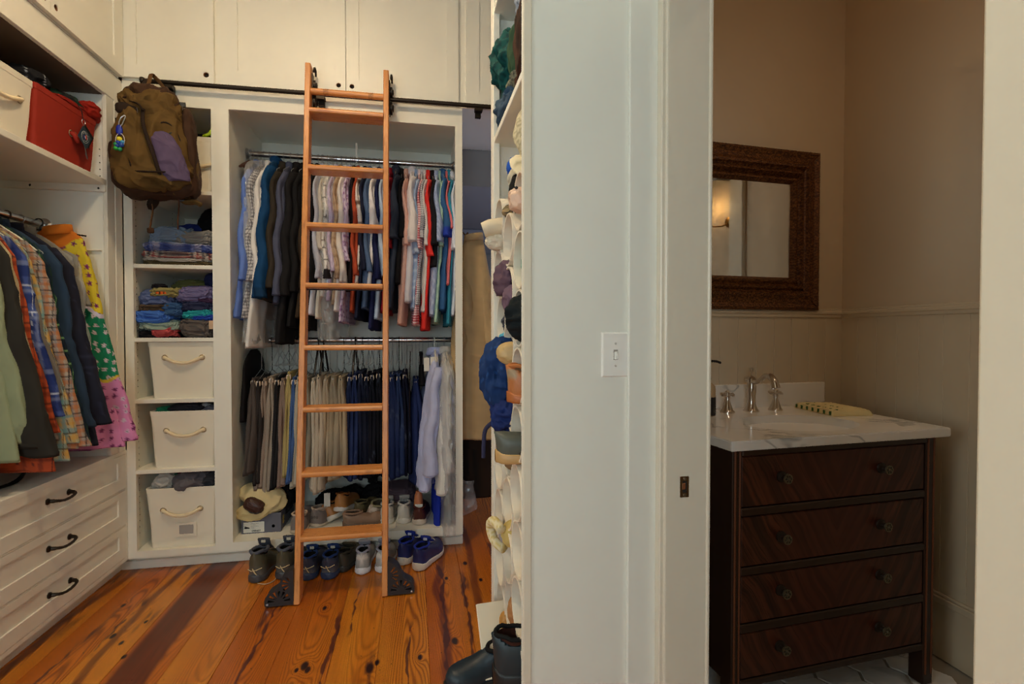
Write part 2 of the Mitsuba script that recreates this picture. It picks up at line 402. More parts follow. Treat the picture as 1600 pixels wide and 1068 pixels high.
part(FU, "top_panel", bx(-1.44, .276, YF + .02, 3.58, 2.475, 2.49), INSIDE)
part(FU, "top_panel", bx(-1.41, -1.02, YF + .02, 3.58, 2.42, 2.435), INSIDE)
part(FU, "floor_panel", cat(bx(-1.41, -1.02, YF + .018, 3.58, .10, .122), bx(-.957, .257, YF + .018, 3.58, .10, .134)), WHITE)
part(FU, "toe_kick", cat(bx(-1.512, .268, 3.03, 3.05, .035, .10), bx(-1.512, .283, 3.005, 3.032, 0, .046, .004), bx(-1.512, .276, 3.018, 3.034, .044, .060, .004), bx(.255, .283, 3.03, 3.58, 0, .046, .003)), WHITE)
for z in (1.985, 1.600, 1.222, .905, .541):
    part(FU, "shelf", bx(-1.411, -1.023, YF + .004, 3.575, z - .021, z, .002), WHITE)
dots([(-1.4115, y, z) for y in (2.985, 3.40) for z in np.arange(.20, 2.35, .032)], .0028, "x", HOLE, FU)
for nm, z in (("hanging_rod", 2.297), ("hanging_rod", 1.203)):
    r = part(FU, nm, tube([(-.956, 3.26, z), (.256, 3.26, z)], .0155, 16), CHROME, smooth=30)
    for x, a in ((-.956, "x"), (.2565, "-x")):
        part(r, "flange", lathe([(.001, 0), (.031, 0), (.031, .004), (.022, .012), (.019, .02), (.001, .02)], 20, a, (x, 3.26, z)), CHROME, smooth=35)
for x in (-.335,):
    part(FU, "rod_bracket", cat(bx(x - .006, x + .006, 3.25, 3.27, 2.28, 2.40, .002)), WHITEP)
for x in (-.345, .20):
    part(FU, "hook_dot", lathe([(.0005, 0), (.006, 0), (.004, .003), (.0005, .003)], 10, "-y", (x, 3.575, 2.395)), HOLE)

# upper cupboards over the far unit
UC = thing("upper_cabinet", "row of high cream shaker cupboards above the ladder rail", "cabinet")
part(UC, "carcass", cat(bx(-1.44, .66, YF, 3.58, 2.522, 3.34, .001)), WHITE)
IW = (.068, .064, .066, .07)
shaker(UC, "door", -1.431, -1.006, 2.532, 3.32, "-y", YF - .021, IW, (-1.043, 2.574, .0135))
shaker(UC, "door", -.960, -.3545, 2.532, 3.32, "-y", YF - .021, (.068, .066, .078, .07), (-.391, 2.580, .0125))
shaker(UC, "door", -.3515, .254, 2.532, 3.32, "-y", YF - .021, (.066, .067, .082, .07), (-.322, 2.580, .0125))
shaker(UC, "door", .296, .655, 2.532, 3.32, "-y", YF - .021, (.076, .066, .082, .07))

# left unit
LU = thing("drawer_unit", "cream built-in unit on the left with three drawers below an open hanging bay", "drawer unit")
BK = -2.06
part(LU, "carcass", cat(bx(BK, XL - .021, 1.90, 2.925, .09, .622), bx(BK, BK + .02, 1.9, 2.93, .6, 2.5, 0)), INSIDE)
fr = sbox(1.90, .088, 2.929, .651)
for (a, b) in ((.106, .270), (.274, .452), (.457, .634)):
    fr = fr.difference(sbox(1.935, a, 2.915, b))
part(LU, "face_frame", plate(fr, .02, "+x", XL), WHITE)
part(LU, "countertop", bx(BK, XL + .002, 1.90, 2.815, .628, .652, .002), WHITE)
part(LU, "end_panel", bx(BK, XL - .004, 2.803, 2.83, .651, 2.51), INSIDE)
part(LU, "end_panel", bx(BK, XL, 1.875, 1.90, .08, 2.51), INSIDE)
part(LU, "stile", cat(bx(XL - .02, XL - .002, 2.795, 2.858, .651, 2.395), bx(XL - .02, XL + .001, 2.858, 2.9, .651, 2.395), bx(XL - .02, XL - .004, 2.9, 2.93, .651, 2.395)), WHITE)
part(LU, "shelf", bx(BK, XL - .004, 1.90, 2.803, 1.955, 1.981), WHITE)
cl = part(LU, "cleat", bx(BK, XL - .006, 2.787, 2.804, 1.922, 1.955), WHITE)
for x in (-1.757, -1.475):
    part(cl, "screw", lathe([(.0005, 0), (.005, 0), (.004, .0015), (.0005, .0015)], 10, "-y", (x, 2.787, 1.938)), HOLE)
part(LU, "cleat", bx(BK, -1.47, 2.790, 2.804, 1.640, 1.648, .002), WHITE)
part(LU, "top_panel", bx(BK, XL - .02, 1.90, 2.80, 2.388, 2.41, 0), mat("mat_soffit_shade", (96, 82, 66), .7))  # shade on the underside is put into this panel's dark base colour
part(LU, "fascia", bx(XL - .02, XL, 1.90, 2.93, 2.388, 2.514), WHITE)
part(LU, "toe_kick", cat(bx(-1.56, -1.535, 1.9, 3.03, 0, .10), bx(-1.537, -1.51, 1.9, 3.02, 0, .046, .004)), WHITE)
dots([(-1.475, 2.8025, z) for z in np.arange(2.0, 2.13, .032)], .0028, "-y", HOLE, LU)
for (a, b, pz) in ((.1085, .2675, .187), (.2765, .4495, .375), (.4595, .6315, .567)):
    d = shaker(LU, "drawer", 1.938, 2.912, a, b, "+x", XL + .001, (.062, .062, .058, .032))
    pl = part(d, "pull", tube([(XL - .006 + q, 2.425 + t, pz + s) for t, q, s in
              [(x, y, z) for x, y, z in bez([(-.064, .010, .004), (-.056, .030, .002), (-.03, .036, -.004), (0, .037, -.006), (.03, .036, -.004), (.056, .030, .002), (.064, .010, .004)], 6)]],
              [.008] * 4 + [.0062] * 6 + [.0055] * 17 + [.0062] * 6 + [.008] * 4, 8), BRONZE, smooth=40)
    for s in (-.064, .064):
        part(pl, "rosette", lathe([(.0005, 0), (.013, 0), (.013, .004), (.009, .008), (.0005, .009)], 14, "x", (XL - .0072, 2.425 + s, pz + .003)), BRONZE, smooth=40)
rl = part(LU, "hanging_rod", tube([(-1.712, 1.90, 1.754), (-1.712, 2.803, 1.754)], .0155, 16), CHROME, smooth=30)
part(rl, "flange", lathe([(.001, 0), (.034, 0), (.034, .004), (.024, .012), (.019, .022), (.001, .022)], 20, "-y", (-1.712, 2.803, 1.754)), CHROME, smooth=35)

UL = thing("upper_cabinet", "high cream shaker cupboards above the shelf with the red bin", "cabinet")
part(UL, "carcass", cat(bx(BK, XL - .001, 1.90, 2.905, 2.5165, 3.34, .001)), WHITE)
shaker(UL, "door", 2.383, 2.905, 2.524, 3.32, "+x", XL + .021, (.066, .075, .068, .07), (2.415, 2.566, .0125))
shaker(UL, "door", 1.86, 2.380, 2.524, 3.32, "+x", XL + .021, (.066, .066, .068, .07), (2.348, 2.566, .0125))

# ------------------------------------------------------------------ ladder and its rail
LR = thing("ladder_rail", "dark bronze rail for the library ladder below the high cupboards", "rail")
part(LR, "bar", tube([(-1.318, 2.884, 2.506), (.66, 2.884, 2.523)], .0115, 14), BRONZE, smooth=30)
part(LR, "end_cap", lathe([(.001, -.003), (.017, -.002), (.019, .004), (.017, .012), (.0125, .016), (.001, .016)], 18, "x", (-1.330, 2.884, 2.506)), BRONZE, smooth=35)
for x in (-1.21, -.479, .364):
    z = 2.506 + (x + 1.318) / 1.978 * .017
    part(LR, "bracket", cat(bx(x - .022, x + .022, 2.874, 2.91, z - .03, z - .011, .002), bx(x - .016, x + .016, 2.905, 2.928, z - .055, z, .002)), BRONZE)

LD = thing("ladder", "oak rolling library ladder leaning on the dark rail", "ladder")
def lady(z): return 2.462 + .1335 * z
def raily(x0, x1, z0, z1, d0=0.0, d1=.070, b=.003):
    P = []
    for z in (z0, z1):
        for y in (d0, d1):
            for x in (x0, x1):
                sx, sy, sz = (b if x == x0 else -b), (b if y == d0 else -b), (b if z == z0 else -b)
                Y = lady(z) + y
                P += [(x + sx, Y + sy, z), (x + sx, Y, z + sz), (x, Y + sy, z + sz)]
    return hull(P)
part(LD, "side_rail", raily(-.543, -.516, 0.004, 2.64), OAK)
part(LD, "side_rail", raily(-.151, -.124, 0.004, 2.64), OAK)
def tread(z):
    y = lady(z)
    pr = [(-.016, -.006), (-.012, 0), (.096, 0), (.10, -.003), (.10, -.021), (.097, -.024), (-.008, -.024), (-.0145, -.020), (-.0165, -.012)]
    a = [np.array([(x, y + u, z + v) for u, v in pr]) for x in (-.5165, -.1505)]
    return loft(a)
for z in (.303, .592, .892, 1.187, 1.493, 1.796, 2.093, 2.394):
    part(LD, "tread", tread(z), OAK)
zz = 2.497; yy = lady(zz) + .026
bar = part(LD, "top_bar", tube([(-.5165, yy, zz), (-.1505, yy, zz)], .0165, 14), OAK, smooth=30)
for x0 in (-.452, -.226):
    for k in range(4):
        part(bar, "groove_ring", lathe([(.0168, 0), (.0171, .0004), (.0171, .0016), (.0168, .002), (.0150, .001), (.0168, 0)], 14, "x", (x0 + k * .0065, yy, zz)), mat("mat_dark_groove", (92, 52, 22), .7))
part(LD, "tie_rod", tube([(-.5165, lady(1.46) + .02, 1.462), (-.1505, lady(1.46) + .02, 1.462)], .0032, 8), IRON, smooth=30)
def roller(x, s):
    y0 = 2.872
    P = cat(hull([(x, y0 - .030, 2.600), (x, y0 + .004, 2.600), (x, y0 + .012, 2.42), (x, y0 - .030, 2.42), (x + s * .005, y0 - .030, 2.600), (x + s * .005, y0 + .004, 2.600), (x + s * .005, y0 + .012, 2.42), (x + s * .005, y0 - .030, 2.42)]))
    h = part(LD, "roller_bracket", P, BRONZE)
    for dz, r in ((2.548, .026), (2.462, .033)):
        part(h, "wheel", lathe([(.001, 0), (r * .5, 0), (r, .002), (r, .012), (r * .55, .014), (r * .5, .019), (.001, .020)], 20, "x" if s > 0 else "-x", (x + s * .004, y0 + (.0 if dz < 2.5 else -.002), dz)), BRONZE, smooth=40)
    part(h, "spring_hook", tube(bez([(x + s * .010, y0 - .03, 2.605), (x + s * .012, y0 - .02, 2.632), (x + s * .014, y0, 2.628), (x + s * .014, y0 + .006, 2.60)], 6), .005, 7), BRONZE, smooth=40)
roller(-.5155, 1); roller(-.1235, 1)
def guard(x, s):
    """fan-pierced wheel guard standing out beside a side rail at the floor"""
    out = [(0, .006), (.118, .006), (.124, .014), (.122, .040), (.110, .060), (.092, .072), (.074, .084), (.063, .100), (.055, .122), (.042, .142), (.022, .158), (0, .166)]
    poly = Polygon(bez(np.array(out[1:]), 5).tolist() + [(0, .006)]).buffer(0)
    def fan(cx, cy, r0, r1, angs, w0, w1):
        cuts = []
        for a in angs:
            a = math.radians(a); c, sn = math.cos(a), math.sin(a)
            pts = [(cx + r * c - t * sn, cy + r * sn + t * c) for r, t in ((r0, -w0), (r1, -w1), (r1, w1), (r0, w0))]
            cuts.append(Polygon(pts))
        return cuts
    for cpoly in fan(.062, .026, .020, .048, range(5, 180, 28), .0016, .0062) + fan(.004, .100, .018, .046, (-32, -4, 24, 52), .0016, .006):
        poly = poly.difference(cpoly.intersection(poly.buffer(-.004)))
    solid = Polygon(poly.exterior)
    rim = solid.difference(solid.buffer(-.004))
    def put2(pg, dep, y):
        m = plate(pg, dep, "-y", y); v = np.array(m.vertices); v[:, 0] = x + s * v[:, 0]
        r = trimesh.Trimesh(v, m.faces, process=False)
        if s < 0: r.invert()
        return r
    k = part(LD, "wheel_guard", put2(poly, .004, lady(0) + .004), IRON)
    part(k, "rim", put2(rim, .060, lady(0) + .0085), IRON)
    part(k, "wheel", lathe([(.001, 0), (.030, 0), (.032, .004), (.032, .018), (.030, .022), (.001, .022)], 20, "x", (x + s * .06 - .011, lady(0) + .038, .032)), mat("mat_rubber", (30, 29, 30), .7), smooth=35)
    for u, v in ((.112, .016),):
        part(k, "bolt", lathe([(.0005, 0), (.006, 0), (.005, .003), (.0005, .0035)], 10, "-y", (x + s * u, lady(0) + .004, v)), CHROME)
guard(-.543, -1); guard(-.124, 1)


# ------------------------------------------------------------------ bathroom
P0 = (2.05, 2.148, 0.0); TURN = math.radians(4)      # its far wall and vanity stand 4 degrees off the closet's axes
def W(m):
    """Bath coordinates (x along the far wall, 0 at the right corner; y out of the wall is negative; z up) to the room."""
    return move(m, P0, rz=TURN)
def lath(prof, at, n=20, axis="z"):
    return W(lathe(prof, n, axis, at))


def marble_color(p, n, uv):
    q = fbm(p.x * 3.2, p.y * 3.2, p.z * 3.2, octaves=4)
    v = dr.abs(fbm(p.x * 4 + q * 3 + 5, p.y * 4 + p.z * 5 - q * 2, p.z * 4, octaves=4) - 0.5)
    vein = smoothstep(.036, .0, v) * smoothstep(.38, .58, fbm(p.x * 5 + 31, p.y * 5, p.z * 5))
    cloud = smoothstep(.40, .75, q)
    col = mix(lin(232, 226, 216), lin(206, 202, 194), cloud * .7)
    return mix(col, lin(112, 112, 106), vein * .6)


scene["mat_marble"] = {"type": "twosided", "bsdf": {"type": "principled", "base_color": mikit.proc(marble_color), "roughness": 0.12, "specular": 0.5}}


def mahogany_color(p, n, uv):
    u = p.x * .9976 + p.y * .0698
    x = dr.abs(u - 1.525)
    w = fbm(p.x * 7, p.z * 5, octaves=3)
    k = x * 1.0 - p.z * .55 + w * .06
    g = fbm(k * 260, p.z * 9 + x * 9, octaves=2)
    b = noise(k * 90, p.z * 3)
    c = mix(lin(82, 38, 19), lin(38, 17, 10), b)
    c = mix(c, lin(24, 10, 7), smoothstep(.45, .85, g) * .6)
    red = smoothstep(.35, .05, x) * .5
    return mix(c, lin(70, 22, 13), red)


scene["mat_mahogany"] = {"type": "twosided", "bsdf": {"type": "principled", "base_color": mikit.proc(mahogany_color), "roughness": 0.34, "specular": 0.4}}
DARKW = mat("mat_dark_mahogany", (40, 21, 12), 0.35)
EDGEW = mat("mat_worn_edge", (96, 50, 23), 0.4)
PORC = mat("mat_porcelain", (232, 228, 220), 0.1)


def gilt_color(p, n, uv):
    w = fbm(p.x * 160, p.y * 160, p.z * 160, octaves=3)
    return mix(lin(64, 32, 14), lin(124, 76, 32), smoothstep(.3, .8, w))


def gilt_bump(p, n, uv):
    u = (p.x * .9976 + p.y * .0698) * 20
    v = p.z * 20
    c = dr.sqrt(dr.square(u - dr.floor(u) - .5) + dr.square(v - dr.floor(v) - .5))
    return dr.sin(c * 26 + noise(u * 2, v * 2) * 4) * .5 + fbm(p.x * 130, p.z * 130)


scene["mat_gilt_frame"] = {"type": "twosided", "bsdf": {"type": "bumpmap", "arbitrary": mikit.proc(gilt_bump, 5e-4), "scale": 0.0013, "bsdf":
                           {"type": "principled", "base_color": mikit.proc(gilt_color), "roughness": 0.42, "metallic": 0.35, "specular": 0.5}}}
scene["mat_mirror_glass"] = {"type": "twosided", "bsdf": {"type": "conductor", "specular_reflectance": rgb((.86, .87, .86))}}

struct("floor_bath", bx(0.78, 2.35, -1.2, 2.5, -.10, -.041, 0), mat("mat_grout", (150, 140, 124), .8), "marble tile floor of the bathroom")
def picket(cx, cy, w, l):
    t = w / 2
    return Polygon([(cx - l / 2 - t * .58 + .001, cy), (cx - l / 2, cy + t - .001), (cx + l / 2, cy + t - .001), (cx + l / 2 + t * .58 - .001, cy), (cx + l / 2, cy - t + .001), (cx - l / 2, cy - t + .001)])
pw, pl_ = .092, .12
for i in range(10):
    for j in range(8):
        cx = .92 + i * (pl_ + pw * .29 + .014); cy = 1.36 + j * pw + (pw / 2 if i % 2 else 0)
        if cx > 2.0: continue
        m = trimesh.creation.extrude_polygon(picket(cx, cy, pw, pl_), .006, engine="earcut"); m.apply_translation((0, 0, -.041))
        part("floor_bath", "tile", m, "mat_marble")
RX = 2.05
wr = struct("wall_bath_right", cat(bx(RX, RX + .08, -1.2, 2.55, -.1, 3.2, 0)), BATHW, "right bathroom wall with beadboard wainscot")
for i in range(11):
    y = 2.148 - .1 - i * .0985
    part(wr, "wainscot_board", bx(RX - .007, RX + .002, y + .0003, y + .0982, .222, 1.326, .0016), BATHT)
struct("trim_7", cat(bx(RX - .022, RX, .2, 2.15, 1.335, 1.352, .004), bx(RX - .016, RX, .2, 2.15, 1.320, 1.364, .003)), BATHT, "chair rail on the right bathroom wall")
struct("baseboard_right", cat(bx(RX - .014, RX, .2, 2.15, -.036, .182, .002), bx(RX - .022, RX, .2, 2.15, .182, .210, .004), bx(RX - .016, RX, .2, 2.15, .210, .222, .003)), BATHT, "tall baseboard along the right bathroom wall")
wb = struct("wall_bath_far", W(bx(-1.45, 0.08, 0, .08, -.1, 3.2, 0)), BATHW, "far bathroom wall behind the mirror")
for i in range(13):
    x = -.006 - (i + 1) * .0985
    part(wb, "wainscot_board", W(bx(x + .0003, x + .0982, -.007, .002, -.03, 1.326, .0016)), BATHT)
struct("trim_8", W(cat(bx(-1.40, -.012, -.022, 0, 1.335, 1.352, .004), bx(-1.40, -.008, -.016, 0, 1.320, 1.364, .003))), BATHT, "chair rail below the mirror")
struct("ceiling_bath", cat(bx(0.78, 2.15, -1.2, 2.4, 3.05, 3.12, 0)), WALLW, "bathroom ceiling")
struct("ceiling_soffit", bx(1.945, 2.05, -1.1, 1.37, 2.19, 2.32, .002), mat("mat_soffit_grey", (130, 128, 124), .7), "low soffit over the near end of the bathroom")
struct("wall_bath_near", bx(0.78, 2.15, -1.25, -1.2, 0, 3.1, 0), BATHW, "near bathroom wall out of the picture")
struct("trim_9", bx(RX - .03, RX, 1.392, 1.50, .0, 2.19, .003), TRIMW, "flat casing board on the right bathroom wall seen in the mirror")
bl = thing("bath_ceiling_lamp", "ceiling lamp of the bathroom", "lamp")
part(bl, "diffuser", lathe([(.001, 2.965), (.09, 2.968), (.12, 2.98), (.125, 3.01), (.001, 3.011)], 24, "z", (1.50, .85, 0)), WHITEP, smooth=40, emitter={"type": "area", "radiance": rgb(BATH_LAMP)})
part(bl, "rim", lathe([(.128, 3.0), (.14, 3.0), (.14, 3.05), (.128, 3.05), (.128, 3.0)], 24, "z", (1.50, .85, 0)), NICKEL, smooth=40)

# candle sconce (seen in the mirror)
sc = thing("wall_sconce", "candle wall sconce reflected in the mirror", "sconce")
bx0, by0, bz0 = 1.965, 1.272, 1.93
part(sc, "arm", tube(bez([(2.046, 1.362, 1.940), (2.01, 1.352, 1.915), (1.975, 1.305, 1.917), (bx0, by0, 1.940)], 8), .0045, 8), mat("mat_antique_gold", (150, 112, 60), .35, .9), smooth=40)
part(sc, "back_plate", lathe([(.001, 0), (.035, 0), (.03, .008), (.01, .012), (.001, .012)], 18, "-x", (2.05, 1.362, 1.940)), "mat_antique_gold", smooth=40)
part(sc, "cup", lathe([(.001, 1.937), (.02, 1.940), (.022, 1.948), (.011, 1.950), (.001, 1.950)], 16, "z", (bx0, by0, 0)), "mat_antique_gold", smooth=40)
part(sc, "candle_sleeve", lathe([(.001, 1.950), (.0095, 1.950), (.0095, 2.020), (.001, 2.021)], 14, "z", (bx0, by0, 0)), mat("mat_candle", (226, 196, 130), .5), smooth=40)
part(sc, "flame_bulb", lathe([(.001, 2.021), (.008, 2.027), (.0145, 2.045), (.0125, 2.061), (.006, 2.079), (.001, 2.091)], 14, "z", (bx0, by0, 0)), WHITEP, smooth=True, emitter={"type": "area", "radiance": rgb(BULB)})

# mirror
mr = thing("wall_mirror", "square mirror in a carved dark gilt wooden frame above the vanity", "mirror")
U0, U1, Z0, Z1 = -1.03, -.172, 1.354, 2.090
PROF = [(0, .0), (0, -.032), (.012, -.040), (.030, -.030), (.050, -.033), (.066, -.043), (.078, -.046), (.084, -.036), (.092, -.030), (.100, -.042), (.108, -.046), (.114, -.034), (.120, -.024), (.130, -.032), (.138, -.034), (.146, -.022), (.152, -.012), (.152, 0)]
def frame_side(p0, p1, q0, q1):
    """Mitred moulding: outer edge p0-p1, inner direction q0, q1 (unit steps inward at both ends)."""
    a = [np.array([p0[0] + q0[0] * s, d, p0[1] + q0[1] * s]) for s, d in PROF]; b = [np.array([p1[0] + q1[0] * s, d, p1[1] + q1[1] * s]) for s, d in PROF]
    k = 24
    return loft([np.array(a) * (1 - t) + np.array(b) * t for t in np.linspace(0, 1, k)])
C4 = [(U0, Z0), (U1, Z0), (U1, Z1), (U0, Z1)]; Q4 = [(1, 1), (-1, 1), (-1, -1), (1, -1)]
for i in range(4):
    part(mr, "frame_side", W(frame_side(C4[i], C4[(i + 1) % 4], Q4[i], Q4[(i + 1) % 4])), "mat_gilt_frame")
part(mr, "glass", W(bx(U0 + .148, U1 - .148, -.0125, -.006, Z0 + .148, Z1 - .148, .0005)), "mat_mirror_glass")
part(mr, "backing", W(bx(U0 + .02, U1 - .02, -.006, -.001, Z0 + .02, Z1 - .02, .0005)), DARKW)

# vanity
va = thing("vanity_chest", "dark mahogany four drawer chest used as a vanity with a white marble top", "vanity")
FD = .605
VU0, VU1 = -1.093, -.230
def vb(u0, u1, d0, d1, z0, z1, b=.002): return W(bx(u0, u1, -d1, -d0, z0, z1, b))
part(va, "side_panel", vb(VU0 + .004, VU0 + .024, .05, FD - .04, .10, .872), DARKW)
part(va, "side_panel", vb(VU1 - .024, VU1 - .004, .05, FD - .04, .10, .872), DARKW)
part(va, "back_panel", vb(VU0 + .01, VU1 - .01, .05, .065, .10, .872), DARKW)
part(va, "bottom_panel", vb(VU0 + .01, VU1 - .01, .05, FD - .03, .095, .11), DARKW)
for a, b, d0, d1, nm in ((VU0, VU0 + .036, FD - .055, FD, "leg_post"), (VU1 - .046, VU1, FD - .055, FD, "leg_post"), (VU0, VU0 + .036, .04, .09, "leg_post"), (VU1 - .04, VU1, .04, .09, "leg_post")):
    lg = part(va, nm, vb(a, b, d0, d1, -.035, .872, .003), DARKW)
    if d1 == FD:
        part(lg, "bead", vb(a + .006, a + .014, FD - .003, FD + .004, .002, .870, .003), EDGEW)
        part(lg, "bead", vb(b - .012, b - .005, FD - .003, FD + .004, .002, .870, .003), EDGEW)
for z0, z1 in ((.851, .873), (.653, .680), (.459, .486), (.270, .300), (.092, .117)):
    part(va, "rail", vb(VU0 + .034, VU1 - .044, FD - .05, FD - .001 + (.006 if z0 > .85 else 0), z0, z1, .004), DARKW)
for z0, z1, kz in ((.683, .849, .774), (.489, .650, .575), (.303, .456, .396), (.120, .267, .209)):
    dw = part(va, "drawer", vb(VU0 + .0385, VU1 - .0485, FD - .4, FD - .004, z0, z1, .003), "mat_mahogany")
    for u in (-.902, -.480):
        kb = part(dw, "knob", W(lathe([(.001, 0), (.019, 0), (.018, .006), (.008, .010), (.006, .030), (.001, .031)], 16, "-y", (u, -FD + .004, kz))), mat("mat_knob_stem", (40, 28, 20), .5, .4), smooth=35)
        g = Point(0, 0).buffer(.0165, 12)
        for q in range(6):
            a = q * math.pi / 3
            g = g.difference(Point(.0095 * math.cos(a), .0095 * math.sin(a)).buffer(.0036, 6))
        pg = trimesh.creation.extrude_polygon(g, .005, engine="earcut")
        pv = np.array(pg.vertices)
        face = trimesh.Trimesh(np.stack([u + pv[:, 0], -FD - .024 - pv[:, 2], kz + pv[:, 1]], 1), pg.faces, process=False)
        part(kb, "filigree_face", W(cat(face)), mat("mat_old_brass_grey", (112, 104, 84), .4, .8))
        part(kb, "centre_boss", W(lathe([(.001, 0), (.005, 0), (.004, .004), (.001, .005)], 10, "-y", (u, -FD - .029, kz))), "mat_old_brass_grey", smooth=40)
# stone top, splash, basin
top = Polygon([(-1.1155, -.628), (-.188, -.628), (-.15, -.004), (-1.1155, -.004)]).buffer(-.006).buffer(.006)
hole = affinity.scale(Point(-.64, -.395).buffer(1, 40), .235, .165)
tm = trimesh.creation.extrude_polygon(top.difference(hole), .026, engine="earcut"); tm.apply_translation((0, 0, .877))
tm2 = trimesh.creation.extrude_polygon(top.buffer(-.003).difference(hole), .032, engine="earcut"); tm2.apply_translation((0, 0, .874))
ct = part(va, "stone_top", W(cat(tm, tm2)), "mat_marble", label="white marble top with grey veins")
part(ct, "back_splash", vb(-1.1155, -.118, .001, .021, .905, 1.013, .002), "mat_marble")
bs = [(.228, .874), (.215, .83), (.17, .77), (.09, .74), (.02, .735), (.001, .735), (.001, .729), (.1, .733), (.18, .763), (.225, .826), (.24, .872), (.236, .875)]
bm = lathe(bs, 40); v = np.array(bm.vertices); v[:, 1] *= .72; bm = trimesh.Trimesh(v + [-.64, -.395, 0], bm.faces, process=False)
part(ct, "basin", W(bm), PORC, smooth=40)
part(ct, "drain", lath([(.001, .737), (.022, .737), (.022, .740), (.012, .742), (.001, .742)], (-.64, -.395, 0)), NICKEL, smooth=35)
# widespread faucet
fc = thing("faucet", "polished nickel bridge style faucet with arched spout on the marble top", "faucet")
fu, fd = -.610, .11
part(fc, "body", lath([(.001, .906), (.033, .906), (.033, .911), (.026, .918), (.019, .935), (.0165, .955), (.0185, .965), (.017, .975), (.0195, .99), (.0205, 1.01), (.017, 1.022), (.016, 1.032), (.020, 1.038), (.020, 1.048), (.012, 1.056), (.005, 1.06), (.001, 1.06)], (fu, -fd, 0)), NICKEL, smooth=40)
part(fc, "spout", W(tube(bez([(fu, -fd, 1.040), (fu, -fd - .025, 1.036), (fu, -fd - .055, 1.048), (fu, -fd - .085, 1.066), (fu, -fd - .112, 1.066), (fu, -fd - .132, 1.046), (fu, -fd - .141, 1.020)], 6), np.interp(np.arange(37), [0, 8, 20, 28, 36], [.012, .0105, .011, .015, .0185]), 14)), NICKEL, smooth=40)
part(fc, "lift_knob", lath([(.001, 1.058), (.0035, 1.06), (.0035, 1.072), (.006, 1.078), (.0095, 1.088), (.0085, 1.094), (.001, 1.095)], (fu, -fd, 0), 14), NICKEL, smooth=40)
part(fc, "rear_boss", W(lathe([(.001, 0), (.012, 0), (.014, .008), (.008, .016), (.001, .018)], 14, "y", (fu, -fd + .016, 1.043))), NICKEL, smooth=40)
for du in (-.735, -.487):
    h = part(fc, "handle", lath([(.001, .906), (.030, .906), (.030, .912), (.024, .918), (.016, .938), (.0105, .958), (.0095, .966), (.012, .968), (.012, .974), (.008, .977), (.008, .992), (.010, .995), (.007, 1.0), (.001, 1.001)], (du, -.115, 0)), NICKEL, smooth=40)
    for ang in (12, 102):
        a = math.radians(ang); c, s = math.cos(a), math.sin(a)
        part(h, "cross_bar", W(tube([(du + t * c, -.115 + t * s, .983) for t in (-.036, -.034, -.028, -.024, -.012, 0, .012, .024, .028, .034, .036)], [.003, .0062, .0062, .0042, .0042, .006, .0042, .0042, .0062, .0062, .003], 10)), NICKEL, smooth=40)
# soap bottle
sb = thing("soap_bottle", "clear soap bottle with black pump and dark label left of the faucet", "soap bottle")
su, sd = -.872, .165
scene["mat_clear_amber"] = {"type": "principled", "base_color": rgb((.9, .72, .5)), "roughness": .08, "spec_trans": .75, "specular": .5}
part(sb, "bottle", lath([(.001, .907), (.032, .907), (.034, .912), (.034, 1.012), (.031, 1.030), (.016, 1.044), (.013, 1.048), (.013, 1.056), (.001, 1.056)], (su, -sd, 0), 24), mat("mat_soap_plastic", (176, 148, 112), .15), smooth=40)
part(sb, "label", lath([(.0344, .910), (.0348, .911), (.0348, .984), (.0344, .985), (.030, .95), (.0344, .910)], (su, -sd, 0), 24), BLACKP, smooth=30)
part(sb, "pump", lath([(.001, 1.054), (.0155, 1.054), (.0155, 1.068), (.006, 1.072), (.005, 1.088), (.009, 1.090), (.009, 1.104), (.004, 1.106), (.004, 1.128), (.001, 1.129)], (su, -sd, 0), 16), BLACKP, smooth=35)
part(sb, "nozzle", W(tube(bez([(su - .008, -sd, 1.131), (su + .012, -sd - .006, 1.132), (su + .036, -sd - .012, 1.130), (su + .052, -sd - .016, 1.124)], 5), [.006] * 6 + [.0048] * 10, 9)), BLACKP, smooth=40)
# folded cloth at the right of the basin
fcg = thing("folded_cloth", "folded cream waffle cloth with green stitched edge on the marble top", "cloth")
nx, ny = 40, 54
gx, gy = np.meshgrid(np.linspace(-1, 1, nx), np.linspace(-1, 1, ny), indexing="ij")
hx, hy = .088, .125
def slab(hx, hy, z0, h, wob, seed, bump):
    rr = np.maximum(np.abs(gx), np.abs(gy)); e = np.clip((1 - rr) / .10, 0, 1) ** .5
    zt = z0 + h * (.25 + .75 * e) + bump * e * (np.sin(gx * 24) * np.sin(gy * 32)) + wob * (meshkit.noise(np.stack([gx * 2, gy * 2, gx * 0 + seed], -1)) - .5) * e
    top_ = np.stack([gx * hx, gy * hy, zt], -1); bot = np.stack([gx * hx * .985, gy * hy * .985, z0 + 0 * gx], -1)
    V = np.vstack([top_.reshape(-1, 3), bot.reshape(-1, 3)]); N = nx * ny
    q = (np.arange(nx - 1)[:, None] * ny + np.arange(ny - 1)).ravel()
    F = [np.stack([q, q + ny, q + ny + 1], 1), np.stack([q, q + ny + 1, q + 1], 1), np.stack([q + N, q + ny + 1 + N, q + ny + N], 1), np.stack([q + N, q + 1 + N, q + ny + 1 + N], 1)]
    ring = np.r_[np.arange(nx) * ny, (nx - 1) * ny + np.arange(1, ny), (np.arange(nx - 2, -1, -1)) * ny + ny - 1, np.arange(ny - 2, 0, -1)]
    r2 = np.roll(ring, -1)
    F += [np.stack([ring, ring + N, r2], 1), np.stack([r2, ring + N, r2 + N], 1)]
    m = trimesh.Trimesh(V, np.vstack(F), process=False)
    if m.volume < 0: m.invert()
    return m
dm = slab(hx, hy, 0, .024, .006, 3, .0018)
